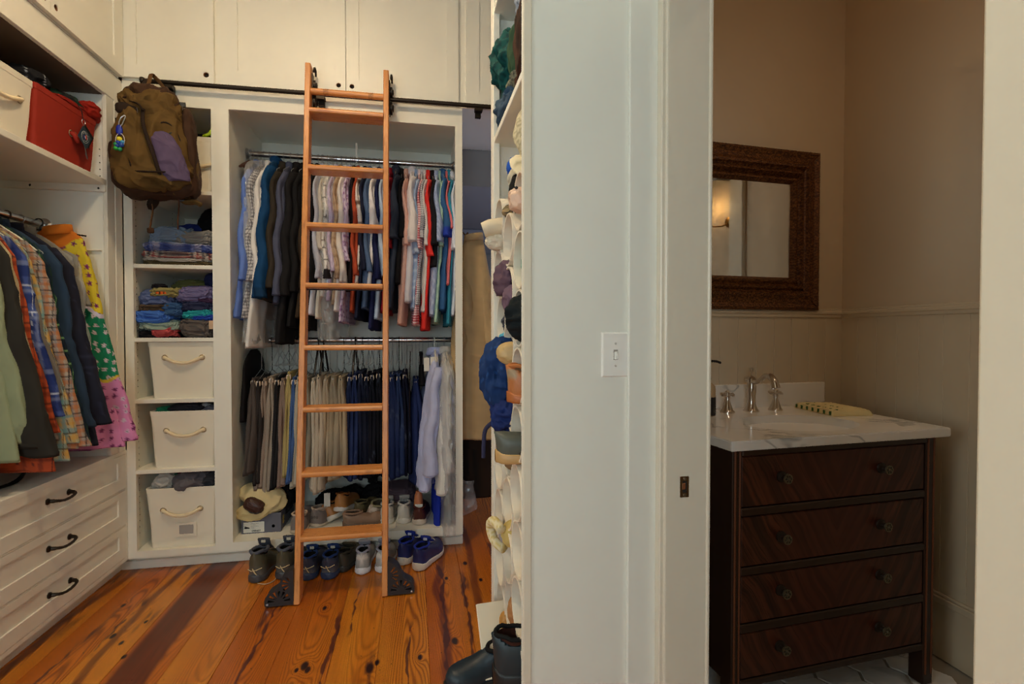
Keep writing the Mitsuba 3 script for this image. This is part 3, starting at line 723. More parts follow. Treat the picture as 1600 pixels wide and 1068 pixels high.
CR = mat("mat_cream_cloth", (226, 206, 150), .9)
GRN = mat("mat_green_yarn", (60, 92, 40), .9)
pos = dict(d=(-.285, -.215, .907), rz=math.radians(-10))
part(fcg, "cloth", W(move(dm, **pos)), CR, smooth=50)
for i in range(7):
    y = -.108 + i * .036
    part(fcg, "stitch", W(move(bx(-hx - .0018, -hx + .002, y - .0055, y + .0055, .003, .019, .0015), **pos)), GRN)
for i in range(7):
    part(fcg, "stitch", W(move(cat(*[bx(x - .007, x + .007, -.108 + i * .036 - .003, -.108 + i * .036 + .003, .0225, .0255, .001) for x in (-.06,)]), **pos)), GRN)
    part(fcg, "stitch", W(move(bx(-.007, .007, -.108 + i * .036 - .003, -.108 + i * .036 + .003, .0225, .0255, .001), **pos)), GRN)


# ------------------------------------------------------------------ cloth: patterns as vertex colours of the thing itself
def L3(c): return np.array(lin(c) if isinstance(c, str) else lin(*c))
def solid(c, amt=.10, seed=0):
    def f(p, q):
        n = meshkit.fbm(np.c_[q * 38, p[:, :1] * 0 + seed], 2, seed)
        return L3(c)[None] * (1 - amt / 2 + amt * n)[:, None]
    return f
def band(x, period, width, off=0.0):
    u = (x / period + off) % 1.0
    return (np.minimum(u, 1 - u) < width / period / 2).astype(float)
def lines(base, *rules):
    """rules: (coordinate 0/1, period, width, offset, colour, strength)"""
    b = base if callable(base) else solid(base)
    def f(p, q):
        c = b(p, q)
        for ax, per, w, off, col, a in rules:
            k = (band(q[:, ax], per, w, off) * a)[:, None]
            c = c * (1 - k) + L3(col)[None] * k
        return c
    return f
def floral(base, petals, cell=.035, seed=0, second=None):
    b = solid(base, .06)
    def f(p, q):
        c = b(p, q)
        g = np.floor(q / cell); best = np.full(len(q), 9.0); ang = np.zeros(len(q)); rnd = np.zeros(len(q))
        for i in (-1, 0, 1):
            for j in (-1, 0, 1):
                h = g + [i, j]
                rr = [(np.sin(h[:, 0] * 127.1 + h[:, 1] * 311.7 + seed + k * 74.7) * 43758.5453) % 1.0 for k in range(3)]
                d = q - (h + np.stack(rr[:2], 1) * .5 + .25) * cell
                r = np.linalg.norm(d, axis=1) / cell; a = np.arctan2(d[:, 1], d[:, 0])
                m = r < best; best = np.where(m, r, best); ang = np.where(m, a, ang); rnd = np.where(m, rr[2], rnd)
        rad = .22 + .08 * np.cos(ang * 5 + rnd * 6)
        k = (best < rad)[:, None].astype(float)
        col = np.where((rnd > .7)[:, None], L3(second)[None], L3(petals)[None]) if second else L3(petals)[None]
        c = c * (1 - k) + col * k
        kk = (best < .07)[:, None].astype(float)
        return c * (1 - kk) + c * .35 * kk
    return f


def to_bay(P, bay, o):
    """Garment coordinates (a towards the viewer's side of the rod, t along the rod, z) to the room."""
    if bay == "far":
        return np.stack([o[0] + P[:, 1], o[1] - P[:, 0], P[:, 2]], 1)
    return np.stack([o[0] + P[:, 0], o[1] + P[:, 1], P[:, 2]], 1)
def fixed(m):
    if m.volume < 0: m.invert()
    return m


def wardrobe(name, label, cat_, bay, o, ztop, length, col, sleeve=.30, sw=.215, hem=.235, drop=.11, th=.020, seed=0, fold=1.0, group=None, collar=True, fine=.012, lean=0.0, cuff=None, both=True, sleeve_col=None, open_front=False, sl_r=(.070, .052), drift=1.0, flare=0.0, parts=None):
    """A hung top: body, sleeves and collar, hung from (o) with its neck at ztop."""
    rng = np.random.RandomState(seed)
    k = thing(name, label, cat_, group)
    n = max(10, int(length / fine)); M = 52 if fine > .0095 else 120
    s = np.linspace(0, length, n); g = np.linspace(0, 2 * np.pi, M, endpoint=False)
    ph = rng.rand(6) * .9 + np.array([.3, 1.1, 2.0, .6, 3.0, 4.0])
    S, G = np.meshgrid(s, g, indexing="ij")
    q = np.clip(S / drop, 0, 1)
    w = .052 + (sw - .052) * np.sin(q * np.pi / 2) ** .8
    w = np.where(S > drop, sw + (hem - sw) * np.clip((S - drop) / (length - drop), 0, 1), w)
    thick = th * (.55 + .45 * np.clip(S / .25, 0, 1))
    ca, sa = np.cos(G), np.sin(G)
    A = w * np.sign(ca) * np.abs(ca) ** .55
    amp = fold * .008 * np.clip((S - .06) / .35, 0, 1)
    F = amp * (np.sin(A * 26 + ph[0] + 1.5 * np.sin(S * 3 + ph[1])) + .5 * np.sin(A * 51 + ph[2] + S * 2))
    Tt = thick * np.sign(sa) * np.abs(sa) ** .8 + F + drift * .016 * (np.sin(S * 2.2 + ph[3]) - np.sin(ph[3])) + lean * S
    wv = np.stack([A * 13 + 2.0 * np.sin(S * 5), S * 6.5 + seed, np.sign(sa) * 1.5], -1)
    Tt = Tt + np.sign(sa) * np.abs(sa) ** .5 * .0075 * fold * (1 - 2 * np.abs(meshkit.noise(wv, seed % 97) * 2 - 1)) * np.clip(S / .2, 0, 1)
    A = A + fold * .006 * np.sin(S * 9 + ph[4] + A * 8) * np.clip(S / .3, 0, 1) + flare * np.clip(S / length, 0, 1) * (A > 0)
    Z = ztop - S - .006 * np.cos(A * 20 + ph[5]) * (S / length)
    P = np.stack([A.ravel(), Tt.ravel(), Z.ravel()], 1)
    rings = P.reshape(n, M, 3)
    m = loft([to_bay(r, bay, o) for r in rings]); m = fixed(m)
    q2 = np.stack([np.r_[A.ravel(), 0, 0] + np.r_[(sa * .01).ravel(), 0, 0], np.r_[S.ravel(), 0, length]], 1)
    part(k, "body", m, CLOTH, smooth=True, color=np.clip(col(np.asarray(m.vertices), q2), 0, 1))
    if sleeve:
        for sg in ((1, -1) if both else (1,)):
            ns = max(8, int(sleeve / fine)); u = np.linspace(0, 1, ns); Ms = 26 if fine > .0095 else 72
            gs = np.linspace(0, 2 * np.pi, Ms, endpoint=False)
            U, GS = np.meshgrid(u, gs, indexing="ij")
            ra = sl_r[0] + (sl_r[1] - sl_r[0]) * U; rt = th * ((.55 + .75 * np.clip(U * 1.3, 0, 1)) if sleeve < .5 else (.8 + .3 * np.clip(U * 2, 0, 1)))
            ra = ra * (1 + .03 * np.sin(U * sleeve * 21 + ph[0] + GS)) * np.clip(.35 + U * 6, 0, 1)
            cx = (sw - .048) + .035 * np.sin(np.clip(U * 1.2, 0, 1) * np.pi / 2) + .012 * np.sin(U * 5 + ph[2])
            A2 = sg * (cx + ra * np.cos(GS)) + (flare * np.clip(U * sleeve / length, 0, 1) if sg > 0 else 0)
            T2 = rt * np.sign(np.sin(GS)) * np.abs(np.sin(GS)) ** .8 + .007 * np.sin(U * sleeve * 22 + ph[3] + 2 * np.cos(GS)) + .010 * sg + drift * .014 * np.sin(U * 3 + ph[4]) + lean * U * sleeve
            wv = np.stack([np.cos(GS) * 1.6, U * sleeve * 15 + np.cos(GS) * 1.2 + seed, np.sin(GS) * 1.2 + sg], -1)
            wr = (1 - 2 * np.abs(meshkit.noise(wv, seed % 89) * 2 - 1)) * np.clip(U * 4, 0, 1)
            T2 = T2 + .0055 * wr * np.sin(GS) * np.clip(fold, .5, 1.6); A2 = A2 + sg * .0075 * wr * np.cos(GS)
            S2 = drop * .5 + U * sleeve + .02 * np.clip(np.cos(GS), -1, 0) * U
            P2 = np.stack([A2.ravel(), T2.ravel(), (ztop - S2).ravel()], 1).reshape(ns, Ms, 3)
            m2 = fixed(loft([to_bay(r, bay, o) for r in P2]))
            q3 = np.stack([np.r_[(A2 + .02 * np.sin(GS)).ravel(), 0, 0], np.r_[S2.ravel(), .05, sleeve]], 1)
            cc = (sleeve_col or col)(np.asarray(m2.vertices), q3)
            if cuff is not None:
                kk = np.r_[(U > 1 - .05 / max(sleeve, .1)).ravel(), False, True]
                cc = np.where(kk[:, None], L3(cuff)[None], cc)
            part(k, "sleeve", m2, CLOTH, smooth=True, color=np.clip(cc, 0, 1))
    if collar:
        gg = np.linspace(0, 2 * np.pi, 25)[:-1]
        C = np.stack([.058 * np.cos(gg), (th + .008) * np.sin(gg), ztop + .004 + .010 * np.cos(gg)], 1)
        rg = [to_bay(C * [1.08, 1.25, 1] + [0, 0, -.030], bay, o), to_bay(C * [1.0, 1.0, 1] + [0, 0, .012], bay, o), to_bay(C * [.9, .8, 1] + [0, 0, .010], bay, o), to_bay(C * [.9, .75, 1] + [0, 0, -.02], bay, o)]
        m3 = fixed(loft(rg)); v = np.asarray(m3.vertices)
        part(k, "collar", m3, CLOTH, smooth=True, color=np.clip(col(v, v[:, [1, 2]] if bay == "far" else v[:, [0, 2]]), 0, 1))
    return k


def pants(name, label, o, ztop, length, col, seed, w0=.165, w1=.20, th=.017, bay="far", group=None, fold=1.0, lean=0.0, front=0.0, fine=.016, waist=None):
    """Trousers clipped at the waist; the legs fall as two flat panels."""
    rng = np.random.RandomState(seed); k = thing(name, label, "trousers", group)
    for leg in (0, 1):
        n = int(length / fine); M = 34; s = np.linspace(0, length, n); g = np.linspace(0, 2 * np.pi, M, endpoint=False)
        S, G = np.meshgrid(s, g, indexing="ij"); ph = rng.rand(5) * .8 + leg * .6
        u = S / length
        w = w0 + (w1 - w0) * np.sin(np.clip(u * 1.3, 0, 1) * np.pi / 2)
        ca, sa = np.cos(G), np.sin(G)
        A = w * np.sign(ca) * np.abs(ca) ** .5 + front * u + .008 * np.sin(S * 11 + ph[0])
        Tt = th * (.5 + .5 * np.clip(u * 4, 0, 1)) * np.sign(sa) * np.abs(sa) ** .8 + fold * .010 * np.clip(u * 3, 0.1, 1) * np.sin(A * 30 + ph[1] + np.sin(S * 4 + ph[2])) + (leg - .5) * th * 1.3 * np.clip(u * 2 + .2, 0, 1) + lean * S
        Tt = Tt + np.sign(sa) * .0045 * (1 - 2 * np.abs(meshkit.noise(np.stack([A * 16, S * 4 + seed, np.sign(sa) + leg * 3.0], -1), seed % 83) * 2 - 1)) * np.clip(u * 4, 0, 1)
        Z = ztop - S * (1 - .02 * leg)
        P = np.stack([A.ravel(), Tt.ravel(), Z.ravel()], 1).reshape(n, M, 3)
        m = fixed(loft([to_bay(r, bay, o) for r in P]))
        q = np.stack([np.r_[A.ravel(), 0, 0] + np.r_[(.01 * sa).ravel(), 0, 0], np.r_[S.ravel(), 0, length]], 1)
        part(k, "leg", m, CLOTH, smooth=True, color=np.clip(col(np.asarray(m.vertices), q), 0, 1))
    n = 5; g = np.linspace(0, 2 * np.pi, 34, endpoint=False)
    R = [np.stack([(w0 + .004) * np.sign(np.cos(g)) * np.abs(np.cos(g)) ** .5, th * .95 * np.sin(g), np.full(34, ztop - z)], 1) for z in (-.004, -.002, .036, .038)]
    m = fixed(loft([to_bay(r, bay, o) for r in R])); v = np.asarray(m.vertices)
    part(k, "waistband", m, CLOTH, smooth=True, color=np.clip(col(v, v[:, [1, 2]]) * .85, 0, 1))
    return k


WIRE = mat("mat_hanger_wire", (188, 188, 190), .3, .7)
WIREB = mat("mat_hanger_black", (26, 25, 25), .45)
WOODH = mat("mat_hanger_wood", (62, 34, 20), .45)
def hook_path(zr, z0):
    g = np.linspace(math.radians(200), math.radians(-60), 14)
    arc = [(.0175 * math.cos(a), 0, zr + .001 + .0175 * math.sin(a)) for a in g]
    return arc + [(.004, 0, zr - .028), (0, 0, zr - .045), (0, 0, z0)]
def hanger(kind, bay, o, zr, zneck, label, group, half=.20, drop=.075, r=.0021, m=None):
    k = thing({"wire": "wire_hanger", "clip": "clip_hanger", "wood": "wooden_hanger", "plastic": "plastic_hanger"}[kind], label, "hanger", group)
    m = m or (WIRE if kind in ("wire", "clip") else WOODH if kind == "wood" else WIREB)
    hp = np.array(hook_path(zr, zneck + (.02 if kind != "clip" else 0)))
    part(k, "hook", tube(to_bay(hp, bay, o), r if kind != "plastic" else .003, 6), m if kind != "wood" else WIRE, smooth=40)
    if kind == "wire":
        P = np.array([(0, 0, zneck + .02), (-half, 0, zneck + .02 - drop), (-half - .006, 0, zneck + .012 - drop), (-half + .005, 0, zneck + .008 - drop), (half - .005, 0, zneck + .008 - drop), (half + .006, 0, zneck + .012 - drop), (half, 0, zneck + .02 - drop)])
        part(k, "frame", tube(to_bay(P, bay, o), r, 6, closed=True), m, smooth=40)
    elif kind == "clip":
        P = np.array([(-half, 0, zneck - .02), (-half * .4, 0, zneck), (half * .4, 0, zneck), (half, 0, zneck - .02)])
        part(k, "frame", cat(tube(to_bay(np.array([(0, 0, zneck), (-half, 0, zneck - .055), (-half, 0, zneck - .060), (half, 0, zneck - .060), (half, 0, zneck - .055)]), bay, o), r, 6, closed=True)), m, smooth=40)
        for sg in (-1, 1):
            a = np.array([(sg * (half - .02), dt, zneck - .055 - dz) for dt, dz in ((-.010, 0), (-.012, .02), (-.006, .034), (.006, .034), (.012, .02), (.010, 0))])
            part(k, "clip", hull(np.vstack([to_bay(a + [e, 0, 0], bay, o) for e in (-.011, .011)])), mat("mat_clip_cream", (206, 184, 160), .4))
    else:
        P = bez([(-half, 0, zneck + .02 - drop), (-half * .55, 0, zneck + .02 - drop * .45), (0, 0, zneck + .022), (half * .55, 0, zneck + .02 - drop * .45), (half, 0, zneck + .02 - drop)], 6)
        part(k, "shoulder_bar", tube(to_bay(P, bay, o), [.011] * len(P) if kind == "wood" else [.006] * len(P), 8, flat=.6), m, smooth=40)
    return k


def bagged(label, bay, o, ztop, length, hw, th, seed, group=None, at_front=None):
    """Thin clear dry-cleaning film hanging over a garment, crinkled."""
    rng = np.random.RandomState(seed)
    n, M = int(length / .009), 70
    s = np.linspace(0, length, n); g = np.linspace(0, 2 * np.pi, M, endpoint=False); S, G = np.meshgrid(s, g, indexing="ij")
    w = .05 + (hw - .05) * np.sin(np.clip(S / .12, 0, 1) * np.pi / 2) ** .7 + .03 * S
    ca, sa = np.cos(G), np.sin(G)
    A = w * np.sign(ca) * np.abs(ca) ** .6; Tt = (th * (.7 + .3 * np.clip(S / .2, 0, 1))) * np.sign(sa) * np.abs(sa) ** .8
    p = np.stack([A * 20, Tt * 40 + seed, S * 9], -1)
    rd = np.abs(meshkit.noise(p, seed) - .5) * 2; rd2 = np.abs(meshkit.noise(p * 2.7, seed + 5) - .5) * 2
    off = -.020 * rd - .010 * rd2
    A = A + off * np.sign(ca) * np.abs(ca) + .01 * np.sin(S * 7 + seed); Tt = Tt + off * sa * .8
    Z = ztop - S - .012 * np.sin(A * 40 + seed) * (S / length)
    P = np.stack([A.ravel(), Tt.ravel(), Z.ravel()], 1).reshape(n, M, 3)
    m = loft([to_bay(r, bay, o) for r in P], caps=False)
    scene.setdefault("mat_clear_film", {"type": "blendbsdf", "weight": .22, "a": {"type": "thindielectric", "int_ior": 1.6}, "b": {"type": "twosided", "bsdf": {"type": "principled", "base_color": rgb((.9, .9, .88)), "roughness": .16, "specular": 1.0}}})
    return solo("garment_bag", m, "mat_clear_film", label, "plastic bag", group, smooth=25)


# ------------------------------------------------------------------ far bay, upper rod
ZR = 2.297
def up(x, label, col, sleeve, length, th=.018, seed=None, kind="wire", cat_="shirt", name="hanging_shirt", zt=2.222, **kw):
    o = (x, 3.26)
    up.n += 1
    kw.setdefault('drop', .15); kw.setdefault('flare', .05)
    kw.setdefault('lean', -.030 if x < -.6 else -.012)
    wardrobe(name, label, cat_, "far", o, zt, length, col, sleeve=sleeve, th=th, seed=seed or up.n * 7 + 3, **kw)
    lab, grp = {"wire": ("thin wire hanger on the upper chrome rod of the far bay", "wire hangers on the upper rod"),
                "wood": ("dark wooden hanger at the left end of the upper rod", "wooden hangers on the upper rod"), "plastic": ("black plastic hanger on the upper chrome rod", "black hangers on the upper rod")}[kind]
    hanger(kind, "far", o, ZR, zt, lab, grp, half=.17 if kind == "wire" else .19)
up.n = 0
navy_stripe = lines("#c9c7cc", (1, .012, .005, 0, "#2a2c4a", .85))
red_stripe = lines("#d8c4c8", (1, .014, .006, 0, "#b0213a", .9))
grid = lines("#d9d5cf", (0, .022, .0022, 0, "#3a3030", .9), (1, .022, .0022, 0, "#3a3030", .9))
tiny = lines("#b9b6b8", (0, .009, .003, 0, "#3b3a44", .7), (1, .009, .003, 0, "#3b3a44", .7))
tanplaid = lines("#bfa78c", (0, .05, .014, 0, "#8f6e58", .5), (1, .05, .014, 0, "#8f6e58", .5), (0, .05, .004, .3, "#5a4a48", .5))
# left of the ladder
up(-.893, "bright blue dress shirt in clear film, first on the left of the upper rod", solid("#5f79bd"), .62, .90, .017, sw=.22, kind="wood")
up(-.860, "small check grey shirt in clear film beside the bright blue shirt", tiny, .62, .90, .020, fine=.006, kind="wire")
up(-.828, "long white shirt beside the film covered shirts at the left", solid("#d6d0cc"), .62, 1.06, .018)
up(-.792, "royal blue rain jacket left of the ladder", solid("#0c3a62", .25), .74, .82, .026, name="hanging_jacket", cat_="jacket", cuff="#0b3050", fold=1.4, sl_r=(.08, .062), zt=2.25)
up(-.750, "dark olive brown jacket right of the royal blue jacket", solid("#2f2820"), .66, .80, .020, name="hanging_jacket", cat_="jacket")
up(-.713, "slate blue grey blazer with dark cuff buttons left of the ladder", solid("#474a5e"), .70, .82, .020, name="hanging_blazer", cat_="jacket", sl_r=(.072, .060))
up(-.672, "long black overcoat just left of the ladder", solid("#131113"), .70, 1.04, .026, name="hanging_coat", cat_="coat")
up(-.630, "black suit jacket half hidden by the ladder's left side", solid("#0f0e10"), .68, .95, .022, name="hanging_jacket", cat_="jacket")
up(-.592, "dark brown jacket behind the ladder's left side", solid("#33261a"), .66, .90, .018, name="hanging_jacket", cat_="jacket")
# behind the ladder
up(-.556, "black jacket seen just inside the ladder's left side", solid("#141112"), .66, .96, .014, name="hanging_jacket", cat_="jacket")
up(-.528, "pale blue white shirt, first pale one behind the ladder", solid("#c9c9d6"), .60, .88, .014)
up(-.503, "cream white blouse in clear film behind the ladder", solid("#d8d0c4"), .44, .90, .014)
up(-.478, "ivory shirt with black window check behind the ladder", grid, .60, .78, .014, fine=.006, cuff="#2a2424")
up(-.450, "lavender shirt behind the ladder", lines("#b3a2bd", (0, .012, .003, 0, "#d8cfdd", .8)), .56, .80, .013, fine=.007)
up(-.424, "tan and brown plaid shirt behind the ladder", tanplaid, .60, .82, .013, fine=.007)
up(-.397, "white sweater with long sleeves in the middle of the ladder", solid("#dcd6d2"), .62, .86, .015)
up(-.370, "pale lilac print blouse hanging low behind the ladder", floral("#c7b8d2", "#8f6d9f", .03, 4), .50, .92, .012, fine=.007)
up(-.345, "black vest with a red collar behind the ladder", solid("#1a1215"), 0, .74, .014, name="hanging_vest", cat_="vest")
up(-.322, "rust orange knit top behind the ladder", solid("#a8452a"), .58, .86, .012)
up(-.302, "white top with brown trim beside the rust one", lines("#d8d0c8", (1, .12, .02, 0, "#5a3a2c", .9)), .30, .70, .010)
up(-.282, "dark navy top next to the slate blue shirt", solid("#1b2036"), .55, .90, .012)
up(-.255, "slate blue shirt behind the ladder", solid("#4c6182"), .56, .84, .015)
up(-.226, "white bell sleeved blouse behind the ladder's right half", solid("#e2dcdc"), .34, .72, .017, sl_r=(.06, .085))
up(-.200, "deep navy shirt behind the ladder's right half", solid("#171d45"), .60, .96, .013)
up(-.174, "pale blue shirt beside the ladder's right side", solid("#a9bbd2"), .58, .90, .013)
# right of the ladder
up(-.138, "dark red top just right of the ladder", solid("#8e1a26"), .42, .86, .016, fold=1.3)
up(-.100, "dark slate tee with wide short sleeve right of the ladder", solid("#2b3344"), .385, .86, .022, sl_r=(.08, .075), zt=2.24)
up(-.066, "black tee beside the dark slate one", solid("#100f12"), .36, .70, .014)
up(-.042, "peach pink blouse, the palest pink one right of the ladder", solid("#d9a898"), .40, .93, .016)
up(-.005, "large white tee with wide sleeve right of the ladder", solid("#d9d3d6"), .40, .82, .024, sl_r=(.082, .078), zt=2.238)
up(.020, "pale blue chambray shirt behind the large white tee", lines("#8fa3c4", (1, .02, .004, 0, "#c7d2e2", .7)), .45, .84, .013)
up(.038, "red and white striped tee with striped hem", red_stripe, .42, .93, .013, fine=.0045)
up(.054, "navy and white pin striped tee", navy_stripe, .36, .82, .012, fine=.004)
up(.070, "off white top between the striped tee and the coral one", solid("#d2cccb"), .40, .86, .011)
up(.092, "bright coral red tunic, the longest red one on the upper rod", solid("#d8342f"), .46, .96, .016)
up(.118, "black tee with short sleeve right of the coral red tunic", solid("#121117"), .40, .60, .018, sl_r=(.075, .07))
up(.140, "light grey blue shirt right of the black tee", lines("#8e9cc0", (0, .008, .003, 0, "#b9c2da", .7)), .38, .88, .019, sl_r=(.075, .072))
up(.163, "mint green ribbed top", lines("#a4c2b0", (0, .012, .004, 0, "#7fa08f", .8)), .40, .92, .010, fine=.008)
up(.182, "denim blue tee with bright blue lining near the right end", solid("#2e5685"), .36, .86, .020, cuff="#22389a", sl_r=(.078, .074), zt=2.235)
up(.205, "salmon pink top squeezed near the right end", solid("#cf6f74"), .30, .70, .009)
up(.219, "teal top near the right end of the upper rod", solid("#2f7f98"), .30, .94, .010, zt=2.23)
up(.236, "white linen shirt last on the right of the upper rod", solid("#ccd0dc"), .42, .88, .013, sl_r=(.085, .09), flare=.03)
bagged("clear plastic film over the two shirts at the left end of the upper rod", "far", (-.885, 3.26), 2.245, 1.05, .255, .048, 11)
bagged("clear plastic film over the pale shirts behind the ladder", "far", (-.475, 3.26), 2.235, 1.02, .250, .075, 17)
for i, x in enumerate((-.925, -.935, -.915)):
    hanger("wood", "far", (x, 3.24 + .01 * i), ZR, 2.222, "dark wooden hanger at the left end of the upper rod", "wooden hangers on the upper rod", half=.17)
rng = np.random.RandomState(5)
for x in np.linspace(-.53, -.16, 12):
    hanger("wire", "far", (float(x + rng.uniform(-.01, .01)), 3.26), ZR, 2.235, "thin wire hanger on the upper chrome rod of the far bay", "wire hangers on the upper rod", half=.15)

# ------------------------------------------------------------------ far bay, lower rod
ZL = 1.203
def lo(x, label, col, zt, zb, seed=0, w0=.17, w1=.20, th=.016, kind="clip", **kw):
    lo.n += 1
    r_ = np.random.RandomState(lo.n * 3 + 1).rand(3)
    kw.setdefault('front', .03 + .05 * r_[0]); kw.setdefault('lean', -.03 * (x < -.6) + .05 * (r_[1] - .5)); zb = zb + .05 * (r_[2] - .4); th = th * (1.0 + .25 * r_[1])
    pants("hanging_trousers", label, (x, 3.26), zt, zt - zb, col, seed or lo.n * 13 + 5, w0=w0, w1=w1, th=th, **kw)
    hanger("clip", "far", (x, 3.26), ZL, zt + .045, "thin clip hanger on the lower chrome rod", "clip hangers on the lower rod", half=w0 + .012, m=WIRE if lo.n % 3 else WIREB)
lo.n = 0
denim = lambda c: lines(solid(c, .35), (0, .055, .003, 0, "#54617a", .35))
up2 = wardrobe
wardrobe("hanging_coat", "narrow black garment against the left side of the lower rod", "coat", "far", (-.925, 3.26), 1.15, .40, solid("#121013"), sleeve=0, sw=.20, hem=.215, th=.014, seed=31, collar=False)
lo(-.885, "dark brown grey trousers, leftmost on the lower rod", solid("#4b423e"), .99, .44)
lo(-.858, "black brown trousers second from the left on the lower rod", solid("#2b2625"), .985, .40, th=.012)
lo(-.826, "taupe trousers with long front leg at the left of the lower rod", solid("#857468"), .985, .36, front=.02)
lo(-.790, "grey taupe trousers right of the long taupe ones", solid("#8f8377"), 1.0, .33, th=.015, front=.02)
lo(-.760, "black trousers between the taupe pairs", solid("#1b1a1d"), .99, .37, th=.012)
lo(-.730, "mushroom brown trousers left of the ladder", solid("#7d6a60"), .985, .39, th=.016)
lo(-.697, "khaki trousers, yellowest pair left of the ladder", solid("#a0905e"), 1.02, .44, th=.014)
lo(-.672, "slate blue trousers just left of the ladder", solid("#3c5686"), .99, .42, th=.010)
lo(-.645, "stone trousers behind the ladder's left side", solid("#a19a8c"), .99, .40)
lo(-.605, "dark stone trousers behind the ladder's left side", solid("#7d776b"), .99, .40)
lo(-.565, "cream white trousers inside the ladder's left side", solid("#bcb2a2"), .98, .37, th=.014)
lo(-.535, "pale sand trousers second inside the ladder", solid("#b9ab98"), 1.0, .36, th=.018)
lo(-.497, "sand trousers with flared front behind the ladder", solid("#b7a58b"), .99, .42, th=.018, front=.03)
lo(-.456, "grey tan trousers hanging widest behind the ladder", solid("#9a8c76"), .995, .43, th=.020, front=.06, w1=.215)
lo(-.415, "tan trousers at the middle of the ladder", solid("#a8977d"), .99, .44, th=.018, front=.05)
for i, (x, c) in enumerate(((-.368, "#1c2748"), (-.338, "#22305a"), (-.305, "#182038"), (-.272, "#141a2e"), (-.240, "#10131f"), (-.205, "#0e1018"), (-.170, "#1a2340"))):
    lo(x, ["dark blue jeans, first denim pair behind the ladder", "mid blue jeans second in the denim row", "faded navy jeans third in the denim row", "ink blue jeans fourth in the denim row", "near black jeans fifth in the denim row", "black jeans beside the ladder's right side", "navy jeans behind the ladder's right side"][i], denim(c), 1.0 + .008 * (i % 3), .39 + .02 * (i % 2), th=.015, w0=.155, w1=.165)
lo(-.125, "blue jeans just right of the ladder", denim("#1d2b55"), .995, .40, th=.017)
lo(-.088, "washed indigo jeans second right of the ladder", denim("#26375f"), 1.0, .41, th=.016)
lo(-.052, "very dark jeans third right of the ladder", denim("#11152a"), 1.01, .42, th=.014)
lo(.015, "navy trousers beside the white blue shirt", solid("#1f2c58"), .965, .36, th=.020, w0=.13)
# belt
bt = thing("leather_belt", "narrow dark brown woven belt hanging between jeans and navy trousers", "belt")
bw_ = [(-.020 + .004 * math.sin(z * 6), 3.06, z) for z in np.linspace(1.14, .50, 30)]
part(bt, "strap", tube(bw_, .011, 6, flat=.3, up=(1, 0, 0)), mat("mat_dark_leather", (48, 36, 28), .5), smooth=40)
part(bt, "buckle", tube([(-.035, 3.055, 1.14), (-.005, 3.055, 1.14), (-.005, 3.055, 1.175), (-.035, 3.055, 1.175)], .003, 6, closed=True), CHROME)
# black cloth with tags on the lower rod
k = wardrobe("hanging_skirt", "black cloth folded over a hanger on the lower rod", "skirt", "far", (.045, 3.24), 1.13, .20, solid("#0c0b0d"), sleeve=0, sw=.12, hem=.13, th=.020, seed=77, collar=False, fold=.4)
for i, (x, z0, z1) in enumerate(((.060, 1.02, 1.10), (.098, 1.00, 1.105))):
    solo("paper_tag", bx(x, x + (.032 if i == 0 else .045), 3.075 + .004 * i, 3.077 + .004 * i, z0, z1, .0005), mat("mat_paper", (214, 210, 200), .8), ["small white paper tag beside the black cloth", "larger white paper tag left of the pale blue shirt"][i], "tag")
k = wardrobe("hanging_shirt", "pale periwinkle dress shirt hanging low at the right end", "shirt", "far", (.128, 3.21), 1.135, .78, solid("#b6bce0"), sleeve=.60, sw=.20, hem=.25, th=.036, seed=41, fold=1.8, sl_r=(.095, .085), lean=-.085, drop=.18, flare=.08)
hanger("plastic", "far", (.128, 3.21), ZL, 1.135, "white plastic hanger of the pale periwinkle shirt", None, m=WHITEP)
k = wardrobe("hanging_shirt", "ivory white shirt in clear film last on the lower rod", "shirt", "far", (.190, 3.20), 1.14, .80, solid("#cfccc6"), sleeve=.60, sw=.20, hem=.26, th=.032, seed=43, fold=1.8, lean=-.03, drop=.18, flare=.08)
hanger("wire", "far", (.190, 3.20), ZL, 1.14, "wire hanger of the ivory shirt at the right end", None)
bagged("long crinkled plastic film over the ivory shirt reaching past the cabinet edge", "far", (.195, 3.17), 1.12, 1.02, .30, .052, 23)
k = wardrobe("blue_robe", "bright royal blue cloth tail hanging below the pale shirts", "cloth", "far", (.135, 3.15), .46, .375, solid("#1a2fa0"), sleeve=0, sw=.20, hem=.185, th=.022, seed=47, collar=False, fold=.9)

for x in (-.555, -.525, -.345):
    hanger("plastic", "far", (x, 3.22), ZL, 1.145, "black plastic hanger on the lower chrome rod behind the ladder", "black hangers on the lower rod", half=.15, drop=.16, m=BLACKP)
rng = np.random.RandomState(15)
for x in np.concatenate([np.linspace(-.80, -.62, 6), np.linspace(-.40, .18, 20)]):
    hanger("wire", "far", (float(x + rng.uniform(-.008, .008)), 3.26), ZL, 1.12, "empty thin wire hanger on the lower chrome rod", "empty hangers on the lower rod", half=.15, drop=.07)


